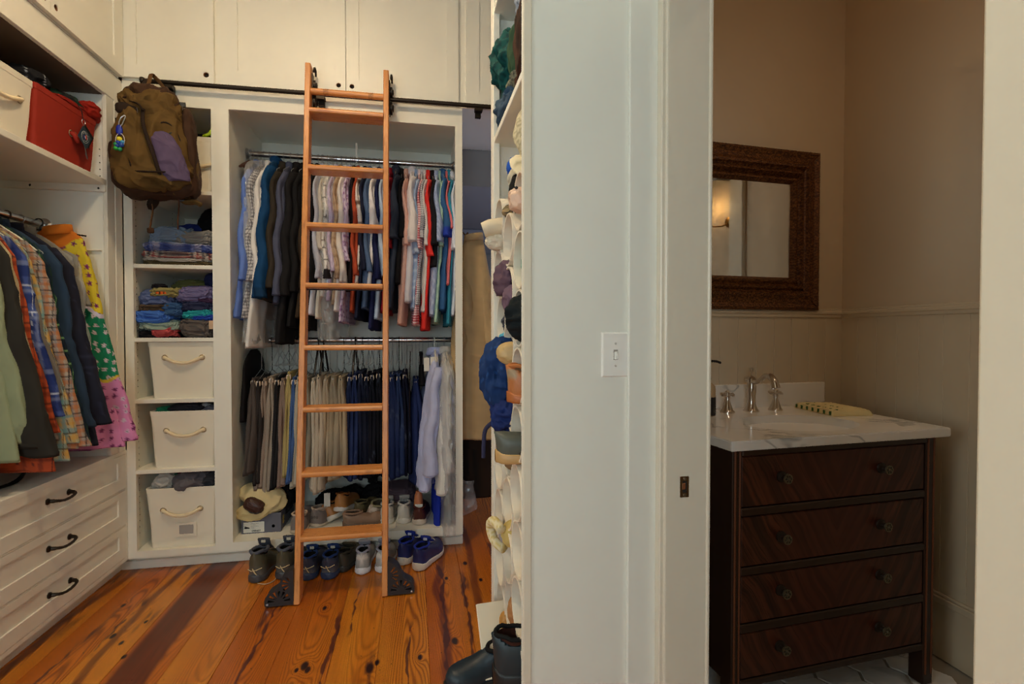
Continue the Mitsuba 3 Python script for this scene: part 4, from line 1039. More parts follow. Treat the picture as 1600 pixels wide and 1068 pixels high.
# ------------------------------------------------------------------ left bay
XR, ZA = -1.712, 1.754
def left(y, label, col, sleeve, zh, th=.020, name="hanging_shirt", cat_="shirt", kind="wire", zt=1.695, seed=0, hm=None, flare=.13, **kw):
    left.n += 1
    o = (XR, y)
    wardrobe(name, label, cat_, "left", o, zt, zt - zh, col, sleeve=sleeve, th=th, seed=seed or 200 + left.n * 9, drop=kw.pop("drop", .15), sw=kw.pop("sw", .188), hem=kw.pop("hem", .20), flare=flare, **kw)
    lab = {"wire": ("thin wire hanger on the left bay's chrome rod", "wire hangers on the left rod"), "plastic": ("white plastic hanger on the left bay's chrome rod", "white hangers on the left rod")}[kind]
    hanger(kind, "left", o, ZA, zt, lab[0], lab[1], half=.20, drop=.13, m=hm or (WHITEP if kind == "plastic" else WIRE))
left.n = 0
def plaid(base, per, *cols):
    r = []
    for i, (c, w, off, a) in enumerate(cols):
        r += [(0, per, w, off, c, a), (1, per, w, off, c, a)]
    return lines(base, *r)
P_ORANGE = plaid("#b5502e", .062, ("#6d2c22", .016, 0, .6), ("#2c1d22", .003, .4, .8))
P_BLUE = plaid("#41528c", .105, ("#1c2b66", .040, 0, .75), ("#c8cfe0", .003, .5, .8), ("#8d98b8", .014, .3, .4))
P_YELCY = plaid("#b8ad8e", .058, ("#c99a3e", .016, 0, .6), ("#5f9fb0", .014, .5, .6), ("#3a3026", .003, .28, .8))
P_BROWN = plaid("#a99c90", .050, ("#b06a38", .016, 0, .65), ("#23212a", .007, .5, .8), ("#6b6f80", .008, .28, .4))
P_GREEN = plaid("#1f3d34", .055, ("#16243a", .022, 0, .7), ("#7fae7a", .0022, .5, .9))
P_TAN = plaid("#9c8568", .045, ("#6f4a32", .010, 0, .6), ("#3a2a22", .003, .5, .7))
left(2.135, "small brown plaid shirt at the left edge, its hem showing under the sage shirt", P_TAN, 0, .715, .012, fine=.007, flare=.06, drop=.20)
left(2.180, "sage green long sleeved shirt, nearest on the left rod", solid("#8b9577"), .78, .775, .020, flare=.10)
left(2.215, "charcoal black fleece with small white emblem near its cuff", solid("#2c2a26"), .84, .82, .024, name="hanging_fleece", cat_="fleece", flare=.14, sl_r=(.085, .062))
left(2.245, "cream shirt between the charcoal fleece and the orange plaid shirt", plaid("#b9a888", .06, ("#a08c66", .02, 0, .4)), .74, .80, .012, fine=.008)
left(2.268, "orange plaid flannel shirt on the left rod", P_ORANGE, .76, .72, .013, fine=.006, flare=.15)
left(2.300, "blue plaid flannel shirt on the left rod", P_BLUE, .70, .80, .018, fine=.006, sl_r=(.085, .070))
left(2.335, "plain grey shirt right of the blue plaid flannel", solid("#77736f"), .62, .82, .015, kind="plastic")
left(2.362, "yellow and light blue plaid shirt with long hem", P_YELCY, .82, .735, .015, fine=.006, flare=.15)
left(2.395, "brown orange and grey checked shirt with long sleeve on the left rod", P_BROWN, .84, .78, .020, fine=.0055, flare=.16, sl_r=(.085, .058))
left(2.430, "coral red padded jacket with rounded shoulder", solid("#a8453f"), 0, 1.49, .016, name="hanging_jacket", cat_="jacket", kind="plastic", sw=.13, hem=.15, flare=.03)
left(2.460, "dark green plaid flannel shirt right of the coral jacket", P_GREEN, .84, .80, .015, fine=.006, flare=.12)
left(2.500, "slate blue sweater left of the navy blazer", solid("#283c54"), .78, .82, .024, name="hanging_sweater", cat_="sweater", flare=.12, sl_r=(.085, .066))
left(2.575, "navy wool blazer with cuff buttons on the left rod", lines("#1e2030", (0, .05, .002, 0, "#2c3048", .6), (1, .05, .002, 0, "#2c3048", .6)), .78, .755, .032, name="hanging_blazer", cat_="jacket", flare=.14, sl_r=(.09, .070), hm=WOODH)
left(2.655, "off white blouse under clear film between blazer and floral dress", solid("#8f887c"), .25, 1.02, .012, flare=.05)
bagged("clear film over the blouse beside the floral dress", "left", (XR, 2.652), 1.66, .62, .25, .025, 61)
Y_, G_, K_ = floral("#d2bc34", "#7c2f63", .046, 3), floral("#1d7a58", "#d3c6cf", .042, 9), floral("#d284b4", "#7a3468", .040, 5, "#c9b6c8")
def dress_col(p, q):
    a, s = Y_(p, q), q[:, 1:2]
    g, k, o = G_(p, q), K_(p, q), np.tile(L3("#cf7426"), (len(q), 1))
    z = p[:, 2:3] + .03 * np.sin(p[:, :1] * 30)
    out = np.where(z > 1.36, a, np.where(z > 1.34, L3("#d0c6d8")[None], np.where(z > 1.06, g, np.where(z > 1.045, L3("#d0b640")[None], k))))
    return np.where((z > 1.655), o, out)
wardrobe("floral_dress", "floral dress in yellow, green and pink tiers on a black hanger", "dress", "left", (XR + .095, 2.735), 1.725, 1.02, dress_col, sleeve=.96, sw=.105, hem=.15, th=.024, seed=305, drop=.06, flare=.115, fine=.005, sl_r=(.05, .10), fold=1.3)
hanger("plastic", "left", (XR + .02, 2.735), ZA, 1.700, "black padded plastic hanger carrying the floral dress", None, half=.19, drop=.02, m=BLACKP)
em = thing("fleece_emblem", "small white stitched emblem line on the charcoal fleece cuff", "emblem")
part(em, "badge", lathe([(.0005, 0), (.0045, 0), (.0045, .0012), (.0005, .0012)], 10, "-y", (-1.452, 2.172, .905)), WHITEP)
part(em, "stitched_line", tube([(-1.446, 2.171, .905), (-1.424, 2.171, .911)], .0022, 6), WHITEP)
# things lying on the counter
st = thing("black_strap", "black curved belt strap lying on the counter below the plaid shirts", "belt")
path = bez([(-1.53, 2.34, .735), (-1.515, 2.345, .70), (-1.535, 2.33, .665), (-1.56, 2.26, .657), (-1.565, 2.16, .657), (-1.56, 2.06, .657)], 8)
part(st, "strap", tube(path, .020, 8, flat=.22, up=(0, .3, 1)), BLACKP, smooth=40)


# ------------------------------------------------------------------ soft shapes and shoes
def crumple(c, r, seed, amp=.22, freq=1.9, rz=0.0, rx=0.0, ry=0.0, sub=4, sq=1.0, stretch=(1, 1, 1)):
    """A wad of cloth: a ball pushed into sharp folds."""
    m = trimesh.creation.icosphere(subdivisions=sub)
    v = np.array(m.vertices)
    n = np.sign(v) * np.abs(v) ** sq
    n /= np.max(np.linalg.norm(n, axis=1)) if sq == 1 else 1.0
    p = v * freq * np.array(stretch) + seed * 1.7
    w = meshkit.fbm(p * .8 + 9, 2, seed) - .5
    r1 = np.abs(meshkit.noise(p + w[:, None] * 2.2, seed) * 2 - 1)
    r2 = np.abs(meshkit.noise(p * 2.1 + w[:, None] * 2, seed + 3) * 2 - 1)
    d = 1 + amp * (.5 - r1) * 1.5 + amp * .5 * (.5 - r2) + amp * w
    mm = trimesh.Trimesh(n * d[:, None] * np.array(r), m.faces, process=False)
    return move(mm, c, rz=rz, rx=rx, ry=ry)
def wad(name, label, cat_, c, r, col, seed, group=None, m=CLOTH, parent=None, **kw):
    mm = crumple(c, r, seed, **kw)
    v = np.asarray(mm.vertices)
    cc = np.clip(col(v, np.stack([v[:, 0] + v[:, 1], v[:, 2] + v[:, 1] * .6], 1)), 0, 1)
    if parent: return part(parent, name, mm, m, smooth=True, color=cc)
    return solo(name, mm, m, label, cat_, group, smooth=True, color=cc)


def folded(name, label, col, x0, x1, y0, y1, z0, z1, seed, layers=2, rz=0.0, tilt=0.0, group=None, cat_="folded clothes", sub=5, sag=.012):
    """A folded garment: rounded pad with wavy faces and visible fold edges in front."""
    m = trimesh.creation.icosphere(subdivisions=sub); v = np.array(m.vertices)
    n = np.sign(v) * np.abs(v) ** np.array([.42, .42, .75]); n = np.clip(n, -1, 1)
    hx, hy, hz = (x1 - x0) / 2, (y1 - y0) / 2, (z1 - z0) / 2
    zz = np.clip(v[:, 2] * 1.3, -1, 1)
    groove = np.abs(np.sin((zz * .5 + .5) * np.pi * layers + .35 * np.sin(v[:, 0] * 5 + seed)))
    edge = np.clip(1.15 - np.abs(v[:, 2]), 0, 1)
    n[:, 1] *= 1 - (.10 * (1 - groove) * edge) * (.06 / max(hy, .06)) * 1.6
    n[:, 0] *= 1 - .05 * (1 - groove) * edge
    P = n * [hx, hy, hz]
    q = np.stack([v[:, 0] * 2.2, v[:, 1] * 2.2, v[:, 2] * .6], 1) + seed
    P[:, 2] += sag * (meshkit.fbm(q, 3, seed) - .5) * 2 + tilt * P[:, 0]
    P[:, 1] += .020 * (meshkit.noise(q * 1.7, seed + 2) - .5)
    for f_, a_ in ((1.0, .014), (2.1, .010), (4.2, .005)):
        w3 = np.abs(meshkit.noise(q * np.array([2.2, 1.2, 3.4]) * f_ + meshkit.noise(q * 1.3 * f_, seed + 4)[:, None] * 1.8, seed + 5) * 2 - 1)
        P += v * ((.5 - w3) * a_)[:, None]
    mm = move(trimesh.Trimesh(P, m.faces, process=False), ((x0 + x1) / 2, (y0 + y1) / 2, (z0 + z1) / 2), rz=rz)
    return solo(name, mm, CLOTH, label, cat_, group, smooth=True, color=np.clip(col(np.asarray(mm.vertices), np.stack([P[:, 0], P[:, 1] + P[:, 2]], 1)), 0, 1))


import manifold3d as m3d
def to_man(m): return m3d.Manifold(m3d.Mesh(np.asarray(m.vertices, np.float32), np.asarray(m.faces, np.uint32)))
def from_man(M):
    q = M.to_mesh(); return trimesh.Trimesh(q.vert_properties[:, :3], q.tri_verts, process=False)


def shoe(name, label, at, rz=0.0, L=.29, Wd=.104, H=.088, upper="#888888", sole="#dddddd", lining="#1a1a1a", accent=None, band=None, laces=None, tongue=True, heel=.034, toe=.022, side=1, rx=0.0, ry=0.0, group=None, cat_="shoe", tag=None, collar=None, m=LEATHER, open_=True, high=False, toe_h=.052):
    """One shoe: heel at the origin, toe along +y; sole, upper with an ankle opening, padded collar, lining, tongue and laces."""
    k = thing(name, label, cat_, group)
    R = lambda mm: move(move(mm, (0, 0, 0), rx=rx, ry=ry), at, rz=rz)
    t = np.array([0, .012, .04, .09, .16, .25, .36, .48, .60, .70, .79, .87, .93, .97, .992, 1.0])
    wid = Wd / 2 * np.interp(t, [0, .012, .04, .09, .16, .3, .45, .62, .72, .80, .88, .94, .98, 1], [.18, .38, .55, .68, .73, .72, .76, .94, 1.0, .97, .86, .66, .38, .10])
    cx = side * .012 * np.sin(np.clip((t - .2) / .8, 0, 1) * np.pi) - side * .006 * t
    hs = np.interp(t, [0, .3, .6, 1], [heel, heel * .95, toe, toe]); z0 = np.interp(t, [0, .05, .7, 1], [.004, 0, 0, .016])
    top = np.interp(t, [0, .06, .2, .33, .42, .55, .70, .82, .92, 1], [H * .93, H, H * .93, H * .95, H * .88, H * .72 if not high else H * .62, toe_h + .012, toe_h, toe_h * .85, toe_h * .45])
    rs, ru = [], []
    gs = np.linspace(0, 2 * np.pi, 20, endpoint=False)
    for i in range(len(t)):
        w = wid[i] + .005
        rs.append(np.stack([cx[i] + w * np.sign(np.cos(gs)) * np.abs(np.cos(gs)) ** .5, np.full(20, t[i] * L + (-.004 if i == 0 else .004 if i == len(t) - 1 else 0)), z0[i] + hs[i] / 2 + hs[i] / 2 * np.sign(np.sin(gs)) * np.abs(np.sin(gs)) ** .5], 1))
    tt = np.linspace(0.004, .994, 34)
    for x in tt:
        w = np.interp(x, t, wid); c = np.interp(x, t, cx); b = np.interp(x, t, z0 + hs) - .006; h = max(np.interp(x, t, top), .012)
        ang = np.linspace(0, np.pi, 19)
        pw_ = np.interp(x, [0, .3, .6, 1], [.42, .42, .62, .8])
        prof = np.stack([c + w * np.cos(ang) * (1 - .20 * np.sin(ang) ** 2 * np.interp(x, [0, .5, .8], [1, .6, 0])), np.full(19, x * L) - (0.010 * (1 - x * 8) * np.sin(ang) if x < .12 else 0), b + h * np.sin(ang) ** pw_], 1)
        ru.append(np.vstack([prof, np.stack([np.linspace(prof[-1, 0], prof[0, 0], 7)[1:-1], np.full(5, x * L), np.full(5, b - .001)], 1)]))
    so = R(loft(rs)); part(k, "sole", so, LEATHER, smooth=True, color=np.tile(L3(sole), (len(so.vertices), 1)))
    up_ = loft(ru)
    oc, ol, ow = .215 * L, .205 * L, Wd * .31
    zc = heel + .012
    if open_:
        g = np.linspace(0, 2 * np.pi, 22, endpoint=False)
        cav = loft([np.stack([ow * s * np.cos(g), oc + ol * s * np.sin(g) + sh, np.full(22, z)], 1) for z, s, sh in ((zc, .8, .004), (heel + H * .6, .92, 0), (heel + H * 1.3, 1.12, .004))])
        try:
            mm = from_man(to_man(up_) - to_man(cav))
            if len(mm.faces): up_ = mm
        except Exception:
            pass
        cup = loft([np.stack([ow * s * np.cos(g), oc + ol * s * np.sin(g) + sh, np.full(22, z)], 1) for z, s, sh in
                    ((zc - .0015, .78, .004), (heel + H * .6, .925, 0), (heel + H * .84, .965, 0), (heel + H * .84, .93, 0), (heel + H * .6, .89, 0), (zc + .001, .76, .004))])
        part(k, "lining", R(cup), CLOTH, smooth=True, color=np.tile(L3(lining), (len(cup.vertices), 1)))
        rim = []
        for a in g:
            x = (oc + ol * 1.0 * math.sin(a)) / L
            zt = heel - .006 + np.interp(x, t, top) * (.985 if x < .12 else .945)
            rim.append((ow * 1.02 * math.cos(a), oc + ol * 1.01 * math.sin(a), zt))
        rm = tube(rim, .0062 if H < .11 else .0085, 7, closed=True)
        part(k, "collar", R(rm), CLOTH, smooth=True, color=np.tile(L3(collar or upper), (len(rm.vertices), 1)))
    v = np.asarray(up_.vertices); u = v[:, 1] / L; hh = (v[:, 2] - heel) / H
    c = np.tile(L3(upper), (len(v), 1)) * (.9 + .2 * meshkit.fbm(v * 60, 2, 3))[:, None]
    if accent:
        kk = ((hh < .34) & (u < .30)) | ((hh < .22) & (u > .6))
        c[kk] = L3(accent)
    if band:
        kk = (np.abs(hh - .62) < .17) & (u < .07)
        c[kk] = L3(band)
    part(k, "upper", R(up_), m, smooth=True, color=np.clip(c, 0, 1))
    if tongue:
        P = np.array([(0, .56 * L, heel + np.interp(.56, t, top) - .006), (0, .46 * L, heel + np.interp(.46, t, top)), (0, .40 * L, heel + H * 1.0), (0, .385 * L, heel + H * (1.14 if not high else 1.14))])
        tg = tube(bez(P, 5), .031, 12, flat=.26); part(k, "tongue", R(tg), CLOTH, smooth=True, color=np.tile(L3(collar or upper) * .8, (len(tg.vertices), 1)))
        if tag:
            q = P[-1]; part(k, "tongue_label", R(bx(-.011, .011, q[1] - .0075, q[1] - .0062, q[2] - .020, q[2] - .006, .0003)), mat("mat_tag_" + tag.strip("#"), tag, .6))
    if laces:
        for i in range(5):
            y = (.42 + i * .055) * L; z = heel - .006 + np.interp(y / L, t, top) + .003
            part(k, "lace", R(tube([(-.024, y - .004, z - .008), (-.012, y, z), (.012, y + .003, z), (.024, y - .002, z - .008)], .0024, 6)), mat("mat_lace_" + laces.strip("#"), laces, .8), smooth=40)
    return k


# ------------------------------------------------------------------ shoe rack of tubes
RK = thing("shoe_rack", "cream rack of stacked round tubes for shoes beside the pale wall", "shoe rack")
RXF = .283
part(RK, "side_panel", bx(RXF, .655, 1.325, 1.338, 0, 3.3, .001), WHITE)
part(RK, "side_panel", cat(bx(RXF - .002, .655, 1.832, 1.860, 0, 3.3, .001), bx(RXF - .003, RXF + .02, 1.800, 1.860, 0, 3.3, .002)), WHITE)
part(RK, "back_panel", bx(.640, .655, 1.335, 1.84, 0, 3.3, .001), INSIDE)
for z in (1.940, 2.392, 2.84):
    part(RK, "shelf", bx(RXF - .001, .645, 1.336, 1.834, z - .022, z, .002), WHITE)
part(RK, "plinth", bx(RXF + .01, .645, 1.336, 1.834, 0, .062, .002), WHITE)
ring = trimesh.creation.annulus(r_min=.0755, r_max=.0808, height=.33, sections=40)
ring_mesh = place(ring, "x")
tp = mikit.ply(ring_mesh, PVC, smooth=40)
ZC = [1.616 - .163 * i for i in range(10)]
TUBES = [("A", 1.405, z) for z in ZC] + [("B", 1.555, z - .0815) for z in ZC[:9]] + [("C", 1.706, z) for z in ZC]
rng = np.random.RandomState(8)
for c, y, z in TUBES:
    part(RK, "tube", tp, None, to_world=T().translate((RXF + .168 + float(rng.uniform(-.006, .004)), y, z)))

# things in and on the rack
wad("knit_sweater", "teal green knitted sweater on the rack's upper shelf", "sweater", (.357, 1.735, 2.155), (.085, .062, .11), lines("#0f4a46", (1, .012, .004, 0, "#082a2c", .8)), 3, amp=.3)
wad("green_bag", "olive green soft bag behind the teal sweater", "bag", (.392, 1.63, 2.14), (.08, .05, .16), solid("#2c4630", .3), 5, amp=.2)
wad("brown_bag", "dark brown textured handbag on the rack's upper shelf", "bag", (.397, 1.52, 2.12), (.085, .075, .165), lines("#3a2014", (1, .014, .005, 0, "#1c100a", .8)), 6, amp=.18, sq=.7)
wad("black_bag", "large black bag filling the rack's upper shelf by the wall", "bag", (.407, 1.42, 2.16), (.095, .085, .20), solid("#0b0a0b"), 7, amp=.15, sq=.7)
wad("grey_cap", "blue grey cap hanging above the teal sweater", "cap", (.357, 1.62, 2.300), (.030, .035, .06), lines("#7e8796", (0, .01, .003, 0, "#5a6170", .7)), 12, amp=.25)
wad("orange_scarf", "orange cloth hanging by the black bag", "scarf", (.377, 1.575, 2.335), (.018, .022, .05), solid("#b5650f"), 13, amp=.3)
wad("folded_jeans", "blue grey jeans folded at the front of the rack's upper shelf", "jeans", (.340, 1.70, 1.998), (.058, .10, .058), solid("#33475a", .4), 14, amp=.3)
wad("striped_cloth", "grey and cream striped cloth on the blue grey jeans", "cloth", (.337, 1.62, 2.048), (.035, .10, .022), lines("#8c8a72", (0, .016, .006, 0, "#3a3c40", .8)), 15, amp=.25)
wad("patterned_pouch", "blue and white patterned pouch with red underside at the wall", "pouch", (.340, 1.415, 1.993), (.035, .048, .045), floral("#aab0c6", "#2b2f8e", .018, 3), 16, amp=.15)
wad("red_cloth", "bright red cloth under the blue and white pouch", "cloth", (.344, 1.440, 1.956), (.026, .03, .016), solid("#c52218"), 17, amp=.2)
sh = thing("sun_hat", "cream woven sun hat on top of the tubes", "hat")
hm = crumple((.357, 1.475, 1.835), (.06, .085, .085), 21, amp=.16, freq=1.2, rx=.4); v = np.asarray(hm.vertices)
part(sh, "crown", hm, CLOTH, smooth=True, color=np.clip(lines("#cfc3a2", (1, .010, .0035, 0, "#9c9072", .8), (0, .012, .003, 0, "#a89c7e", .7))(v, np.stack([v[:, 1], v[:, 2]], 1)), 0, 1))
bm = lathe([(.04, 0), (.08, .003), (.098, -.005), (.098, -.011), (.08, -.003), (.04, -.006), (.04, 0)], 40); v = np.array(bm.vertices); v[:, 2] += .012 * np.sin(np.arctan2(v[:, 1], v[:, 0]) * 3); bm = move(trimesh.Trimesh(v, bm.faces, process=False), (.375, 1.475, 1.765), rx=.5, ry=-.3)
v = np.asarray(bm.vertices); part(sh, "brim", bm, CLOTH, smooth=True, color=np.clip(lines("#d3c7a8", (0, .011, .004, 0, "#a29676", .8))(v, v[:, [1, 2]]), 0, 1))
rp = tube(bez([(.34, 1.42, 1.90), (.325, 1.45, 1.915), (.33, 1.50, 1.88), (.345, 1.48, 1.83), (.34, 1.43, 1.85)], 6), .008, 8); part(sh, "cord", rp, CLOTH, smooth=True, color=np.tile(L3("#c6bca6"), (len(rp.vertices), 1)))
wad("blue_cap", "bright blue cap under the sun hat", "cap", (.312, 1.595, 1.770), (.020, .035, .030), solid("#1c4ea8"), 22, amp=.12)
wad("beige_cap", "pale beige cap on the tubes below the blue cap", "cap", (.314, 1.545, 1.718), (.028, .045, .036), solid("#b3aa96"), 23, amp=.12)
wad("black_sock", "black sock hanging between the upper tubes", "sock", (.300, 1.487, 1.655), (.022, .030, .055), solid("#0c0b0c"), 24, amp=.12)
wad("straw_sandal", "small tan and black sandal wedged in the rack top", "sandal", (.310, 1.600, 1.630), (.03, .03, .022), lines("#8f7a58", (0, .03, .01, 0, "#2a2522", .9)), 25, amp=.2)
k = thing("studded_sandal", "blush pink sandal with black studs in the topmost tube by the wall", "sandal")
m = crumple((.314, 1.385, 1.612), (.055, .032, .034), 26, amp=.1, sq=.7); v = np.asarray(m.vertices); part(k, "strap", m, LEATHER, smooth=True, color=np.tile(L3("#d3ae94"), (len(v), 1)))
for i in range(5):
    part(k, "stud", trimesh.creation.icosphere(1, .0045).apply_translation((.262 + .006 * abs(i - 2), 1.362 + .008 * i, 1.640 - i * .012)), BLACKP, smooth=True)
k = thing("white_visor", "white brimmed cap sticking out of the rack beside the passage", "cap")
m = tube([(.225, 1.672, 1.585), (.245, 1.668, 1.592), (.30, 1.665, 1.600)], [.024, .027, .030], 18); part(k, "brim", m, CLOTH, smooth=True, color=np.tile(L3("#d6c6aa"), (len(m.vertices), 1)))
wad("crown", None, None, (.277, 1.678, 1.548), (.042, .03, .026), solid("#cfc3ae"), 27, amp=.15, parent=k)
wad("navy_slipper", "navy and white slipper below the white cap in the rack", "slipper", (.307, 1.715, 1.552), (.028, .050, .040), lines("#d9d6d2", (0, .09, .045, .2, "#161828", 1)), 28, amp=.12)
wad("sequin_pouch", "green sequin pouch inside a tube by the wall", "pouch", (.357, 1.435, 1.452), (.05, .035, .055), floral("#0f6a50", "#3fae86", .010, 4), 29, amp=.1)
wad("purple_scarf", "dusty purple scarf stuffed into the middle tubes", "scarf", (.310, 1.640, 1.425), (.048, .070, .058), solid("#5b4552"), 30, amp=.26, freq=1.5)
wad("purple_scarf_tail", "dusty purple cloth end hanging below the scarf", "scarf", (.305, 1.575, 1.352), (.030, .055, .045), solid("#66505f"), 31, amp=.16, freq=1.2)
wad("rolled_black_cloth", "rolled black velvet cloth in a tube by the wall", "cloth", (.337, 1.408, 1.292), (.075, .052, .066), solid("#10171a", .3), 32, amp=.2)
wad("mesh_cloth", "black mesh cloth with light blue corner in a far tube", "cloth", (.337, 1.690, 1.285), (.04, .038, .045), lines("#1c1d24", (1, .010, .003, 0, "#5a5c66", .7), (0, .010, .003, 0, "#5a5c66", .7)), 33, amp=.2)
wad("blue_washcloth", "light blue cloth corner poking out of a far tube", "cloth", (.305, 1.706, 1.228), (.020, .034, .020), solid("#4f9ab8"), 34, amp=.15)
k = thing("straw_slipper", "tan straw slipper in a middle tube of the rack", "slipper")
m = crumple((.312, 1.540, 1.186), (.060, .036, .036), 35, amp=.07, sq=.8); part(k, "body", m, LEATHER, smooth=True, color=np.tile(L3("#b89a68"), (len(m.vertices), 1)))
wad("denim_jacket", "dark blue denim shirt bundled out of the rack over the passage", "shirt", (.284, 1.650, 1.115), (.060, .075, .105), lines(solid("#16315e", .5), (1, .08, .003, 0, "#2a5490", .7)), 36, amp=.30, freq=1.7)
wad("denim_sleeve", "dark blue denim sleeve tied below the bundled shirt", "shirt", (.292, 1.600, .985), (.045, .060, .055), solid("#17285c", .5), 37, amp=.30, freq=2.0)
m = tube(bez([(.262, 1.68, .955), (.235, 1.69, .925), (.228, 1.68, .88), (.226, 1.675, .835)], 5), .007, 8); solo("drawstring", m, mat("mat_navy_cord", (30, 30, 62), .8), "navy drawstring hanging from the denim bundle", "cord", smooth=40)
def rack_shoe(name, label, y, z, out, upper, sole, rx=0.0, **kw):
    return shoe(name, label, (RXF - out, y, z - .070), rz=-math.pi / 2, upper=upper, sole=sole, **kw)
rack_shoe("heeled_shoe", "brown shoe with cognac heel and taupe band sticking out by the wall", 1.408, 1.122, .022, "#a8673a", "#a05a2c", H=.085, Wd=.12, band="#8f7a60", lining="#5a4028", tongue=False, L=.25, heel=.030)
rack_shoe("knit_shoe", "charcoal knit slip on shoe with tan sole sticking out by the wall", 1.408, .955, .055, "#4d5048", "#b08a58", H=.062, Wd=.10, tongue=False, open_=False, L=.27, toe_h=.05)
wad("dark_slipper", "dark slipper under the charcoal knit shoe", "slipper", (.307, 1.405, .915), (.035, .04, .022), solid("#3a322c"), 40, amp=.1)
wad("brown_loafer", "brown loafer toe in a middle tube below the denim sleeve", "loafer", (.298, 1.555, .852), (.024, .036, .026), solid("#7d6446"), 41, amp=.08, m=LEATHER)
k = thing("cork_sandal", "tan cork sandal deep in a tube by the wall", "sandal")
part(k, "sole", tube([(.39, 1.437, .805 + .03), (.389, 1.437, .805), (.39, 1.437, .760)], [.026, .032, .022], 14), mat("mat_cork", (176, 128, 76), .7), smooth=40)
k = thing("fur_slipper", "cream slipper with scalloped yellow fleece rim in a middle tube", "slipper")
m = tube(bez([(.262, 1.53, .648), (.245, 1.575, .660), (.240, 1.615, .630), (.250, 1.60, .590), (.275, 1.56, .575)], 6), [.015] * 25, 12); part(k, "fleece_rim", m, CLOTH, smooth=True, color=np.clip(lines("#d8cba6", (1, .014, .005, 0, "#c1a75a", .8))(np.asarray(m.vertices), np.asarray(m.vertices)[:, [1, 2]]), 0, 1))
m = crumple((.307, 1.565, .620), (.040, .040, .042), 43, amp=.08); part(k, "body", m, CLOTH, smooth=True, color=np.tile(L3("#c3ab68"), (len(m.vertices), 1)))
m = crumple((.274, 1.572, .618), (.014, .016, .026), 44, amp=.06); part(k, "footbed", m, CLOTH, smooth=True, color=np.tile(L3("#9b9290"), (len(m.vertices), 1)))
k = thing("strappy_sandal", "coral strappy sandal in a low tube by the wall", "sandal")
for i, z in enumerate((.512, .478)):
    part(k, "strap", tube([(.345, 1.385, z), (.350, 1.420, z + .006), (.348, 1.455, z)], .010, 8, flat=.4), mat("mat_coral", (206, 98, 76), .5), smooth=40)
part(k, "sole", bx(.335, .44, 1.38, 1.46, .450, .462, .004), mat("mat_tan_sole", (150, 96, 66), .5))
wad("tan_loafer", "tan loafer with dark opening in a low middle tube", "loafer", (.322, 1.557, .375), (.035, .040, .055), lines("#a8794e", (0, .2, .05, .3, "#3a2218", .9)), 46, amp=.08, m=LEATHER)
wad("tan_heel", "tan shoe heel poking out above the black boot", "shoe", (.294, 1.640, .302), (.020, .026, .030), solid("#b0803f"), 47, amp=.06, m=LEATHER)
rack_shoe("ankle_boot", "black leather ankle boot sticking out of the lowest tubes by the wall", 1.395, .340, .065, "#1c2a30", "#10161a", H=.105, Wd=.11, lining="#3a1c12", L=.27, heel=.05, high=True, tongue=True, collar="#0c0d0e")
k2 = shoe("ankle_boot", "black leather boot lying with its toe towards the passage at the foot of the rack", (.330, 1.640, .120), rz=math.radians(100), upper="#14242e", sole="#0c1418", H=.10, Wd=.10, lining="#1a1010", L=.24, heel=.03, tongue=False, collar="#0c0d0e")
solo("white_box_lid", move(bx(-.05, .05, -.11, .11, -.006, .006, .002), (.262, 1.66, .235), rx=.95, rz=.1), mat("mat_card_white", (214, 204, 182), .8), "cream cardboard lid leaning on the lowest tubes", "lid")
solo("green_strap", bx(.32, .328, 1.90, 1.98, .02, .34, .002), mat("mat_lime", (116, 170, 30), .6), "lime green strap hanging behind the rack's far edge", "strap")


# ------------------------------------------------------------------ shoes on the floor before the far unit
BT = dict(L=.30, Wd=.112, H=.125, upper="#4c4838", sole="#3f4044", accent="#5a5a58", lining="#17140f", collar="#4a4d58", laces="#5a4a34", high=True, tag="#b9b4a4", heel=.038)
shoe("hiking_boot", "olive grey hiking boot at the left end of the shoe row", (-.782, 2.725, 0), rz=math.radians(-7), side=-1, **BT)
shoe("hiking_boot", "olive grey hiking boot beside the ladder's left foot", (-.655, 2.735, 0), rz=math.radians(-4), side=1, **BT)
LW = dict(L=.29, Wd=.106, H=.090, upper="#34384a", sole="#2b3a58", accent="#5f6266", lining="#12100e", collar="#22396b", laces="#3a3a40", tag="#a9a79c", heel=.036)
shoe("hiking_shoe", "blue and grey hiking shoe partly behind the ladder's left foot", (-.530, 2.70, 0), rz=math.radians(-3), side=-1, **LW)
shoe("hiking_shoe", "blue and grey hiking shoe standing inside the ladder", (-.430, 2.69, 0), rz=math.radians(-6), side=1, **LW)
for i, (x, y) in enumerate(((-.782, 2.725), (-.655, 2.735), (-.530, 2.70), (-.430, 2.69))):
    key = ["hiking_boot", "hiking_boot_001", "hiking_shoe", "hiking_shoe_001"][i]
    part(key, "heel_stripe", tube([(x - .034, y + .012, .068), (x - .012, y - .009, .066), (x + .012, y - .011, .070), (x + .034, y + .004, .074)], .0022, 6), mat("mat_reflective", (196, 178, 140), .4), smooth=40)
    part(key, "heel_stripe", tube([(x - .006, y - .011, .078), (x + .004, y - .0115, .058), (x + .012, y - .009, .046)], .0026, 6), "mat_reflective", smooth=40)
shoe("walking_shoe", "dark olive walking shoe behind the blue hiking shoes", (-.375, 2.76, 0), rz=math.radians(-14), L=.25, Wd=.10, H=.075, upper="#3a352a", sole="#2a2722", lining="#15120e", laces="#6a5a44", toe_h=.06)
GR = dict(L=.285, Wd=.100, H=.092, upper="#a7a6a2", sole="#c9c9cb", accent="#8f918e", band="#d6d0c6", lining="#1a191c", collar="#9b9aa6", laces="#8a92c8", heel=.034)
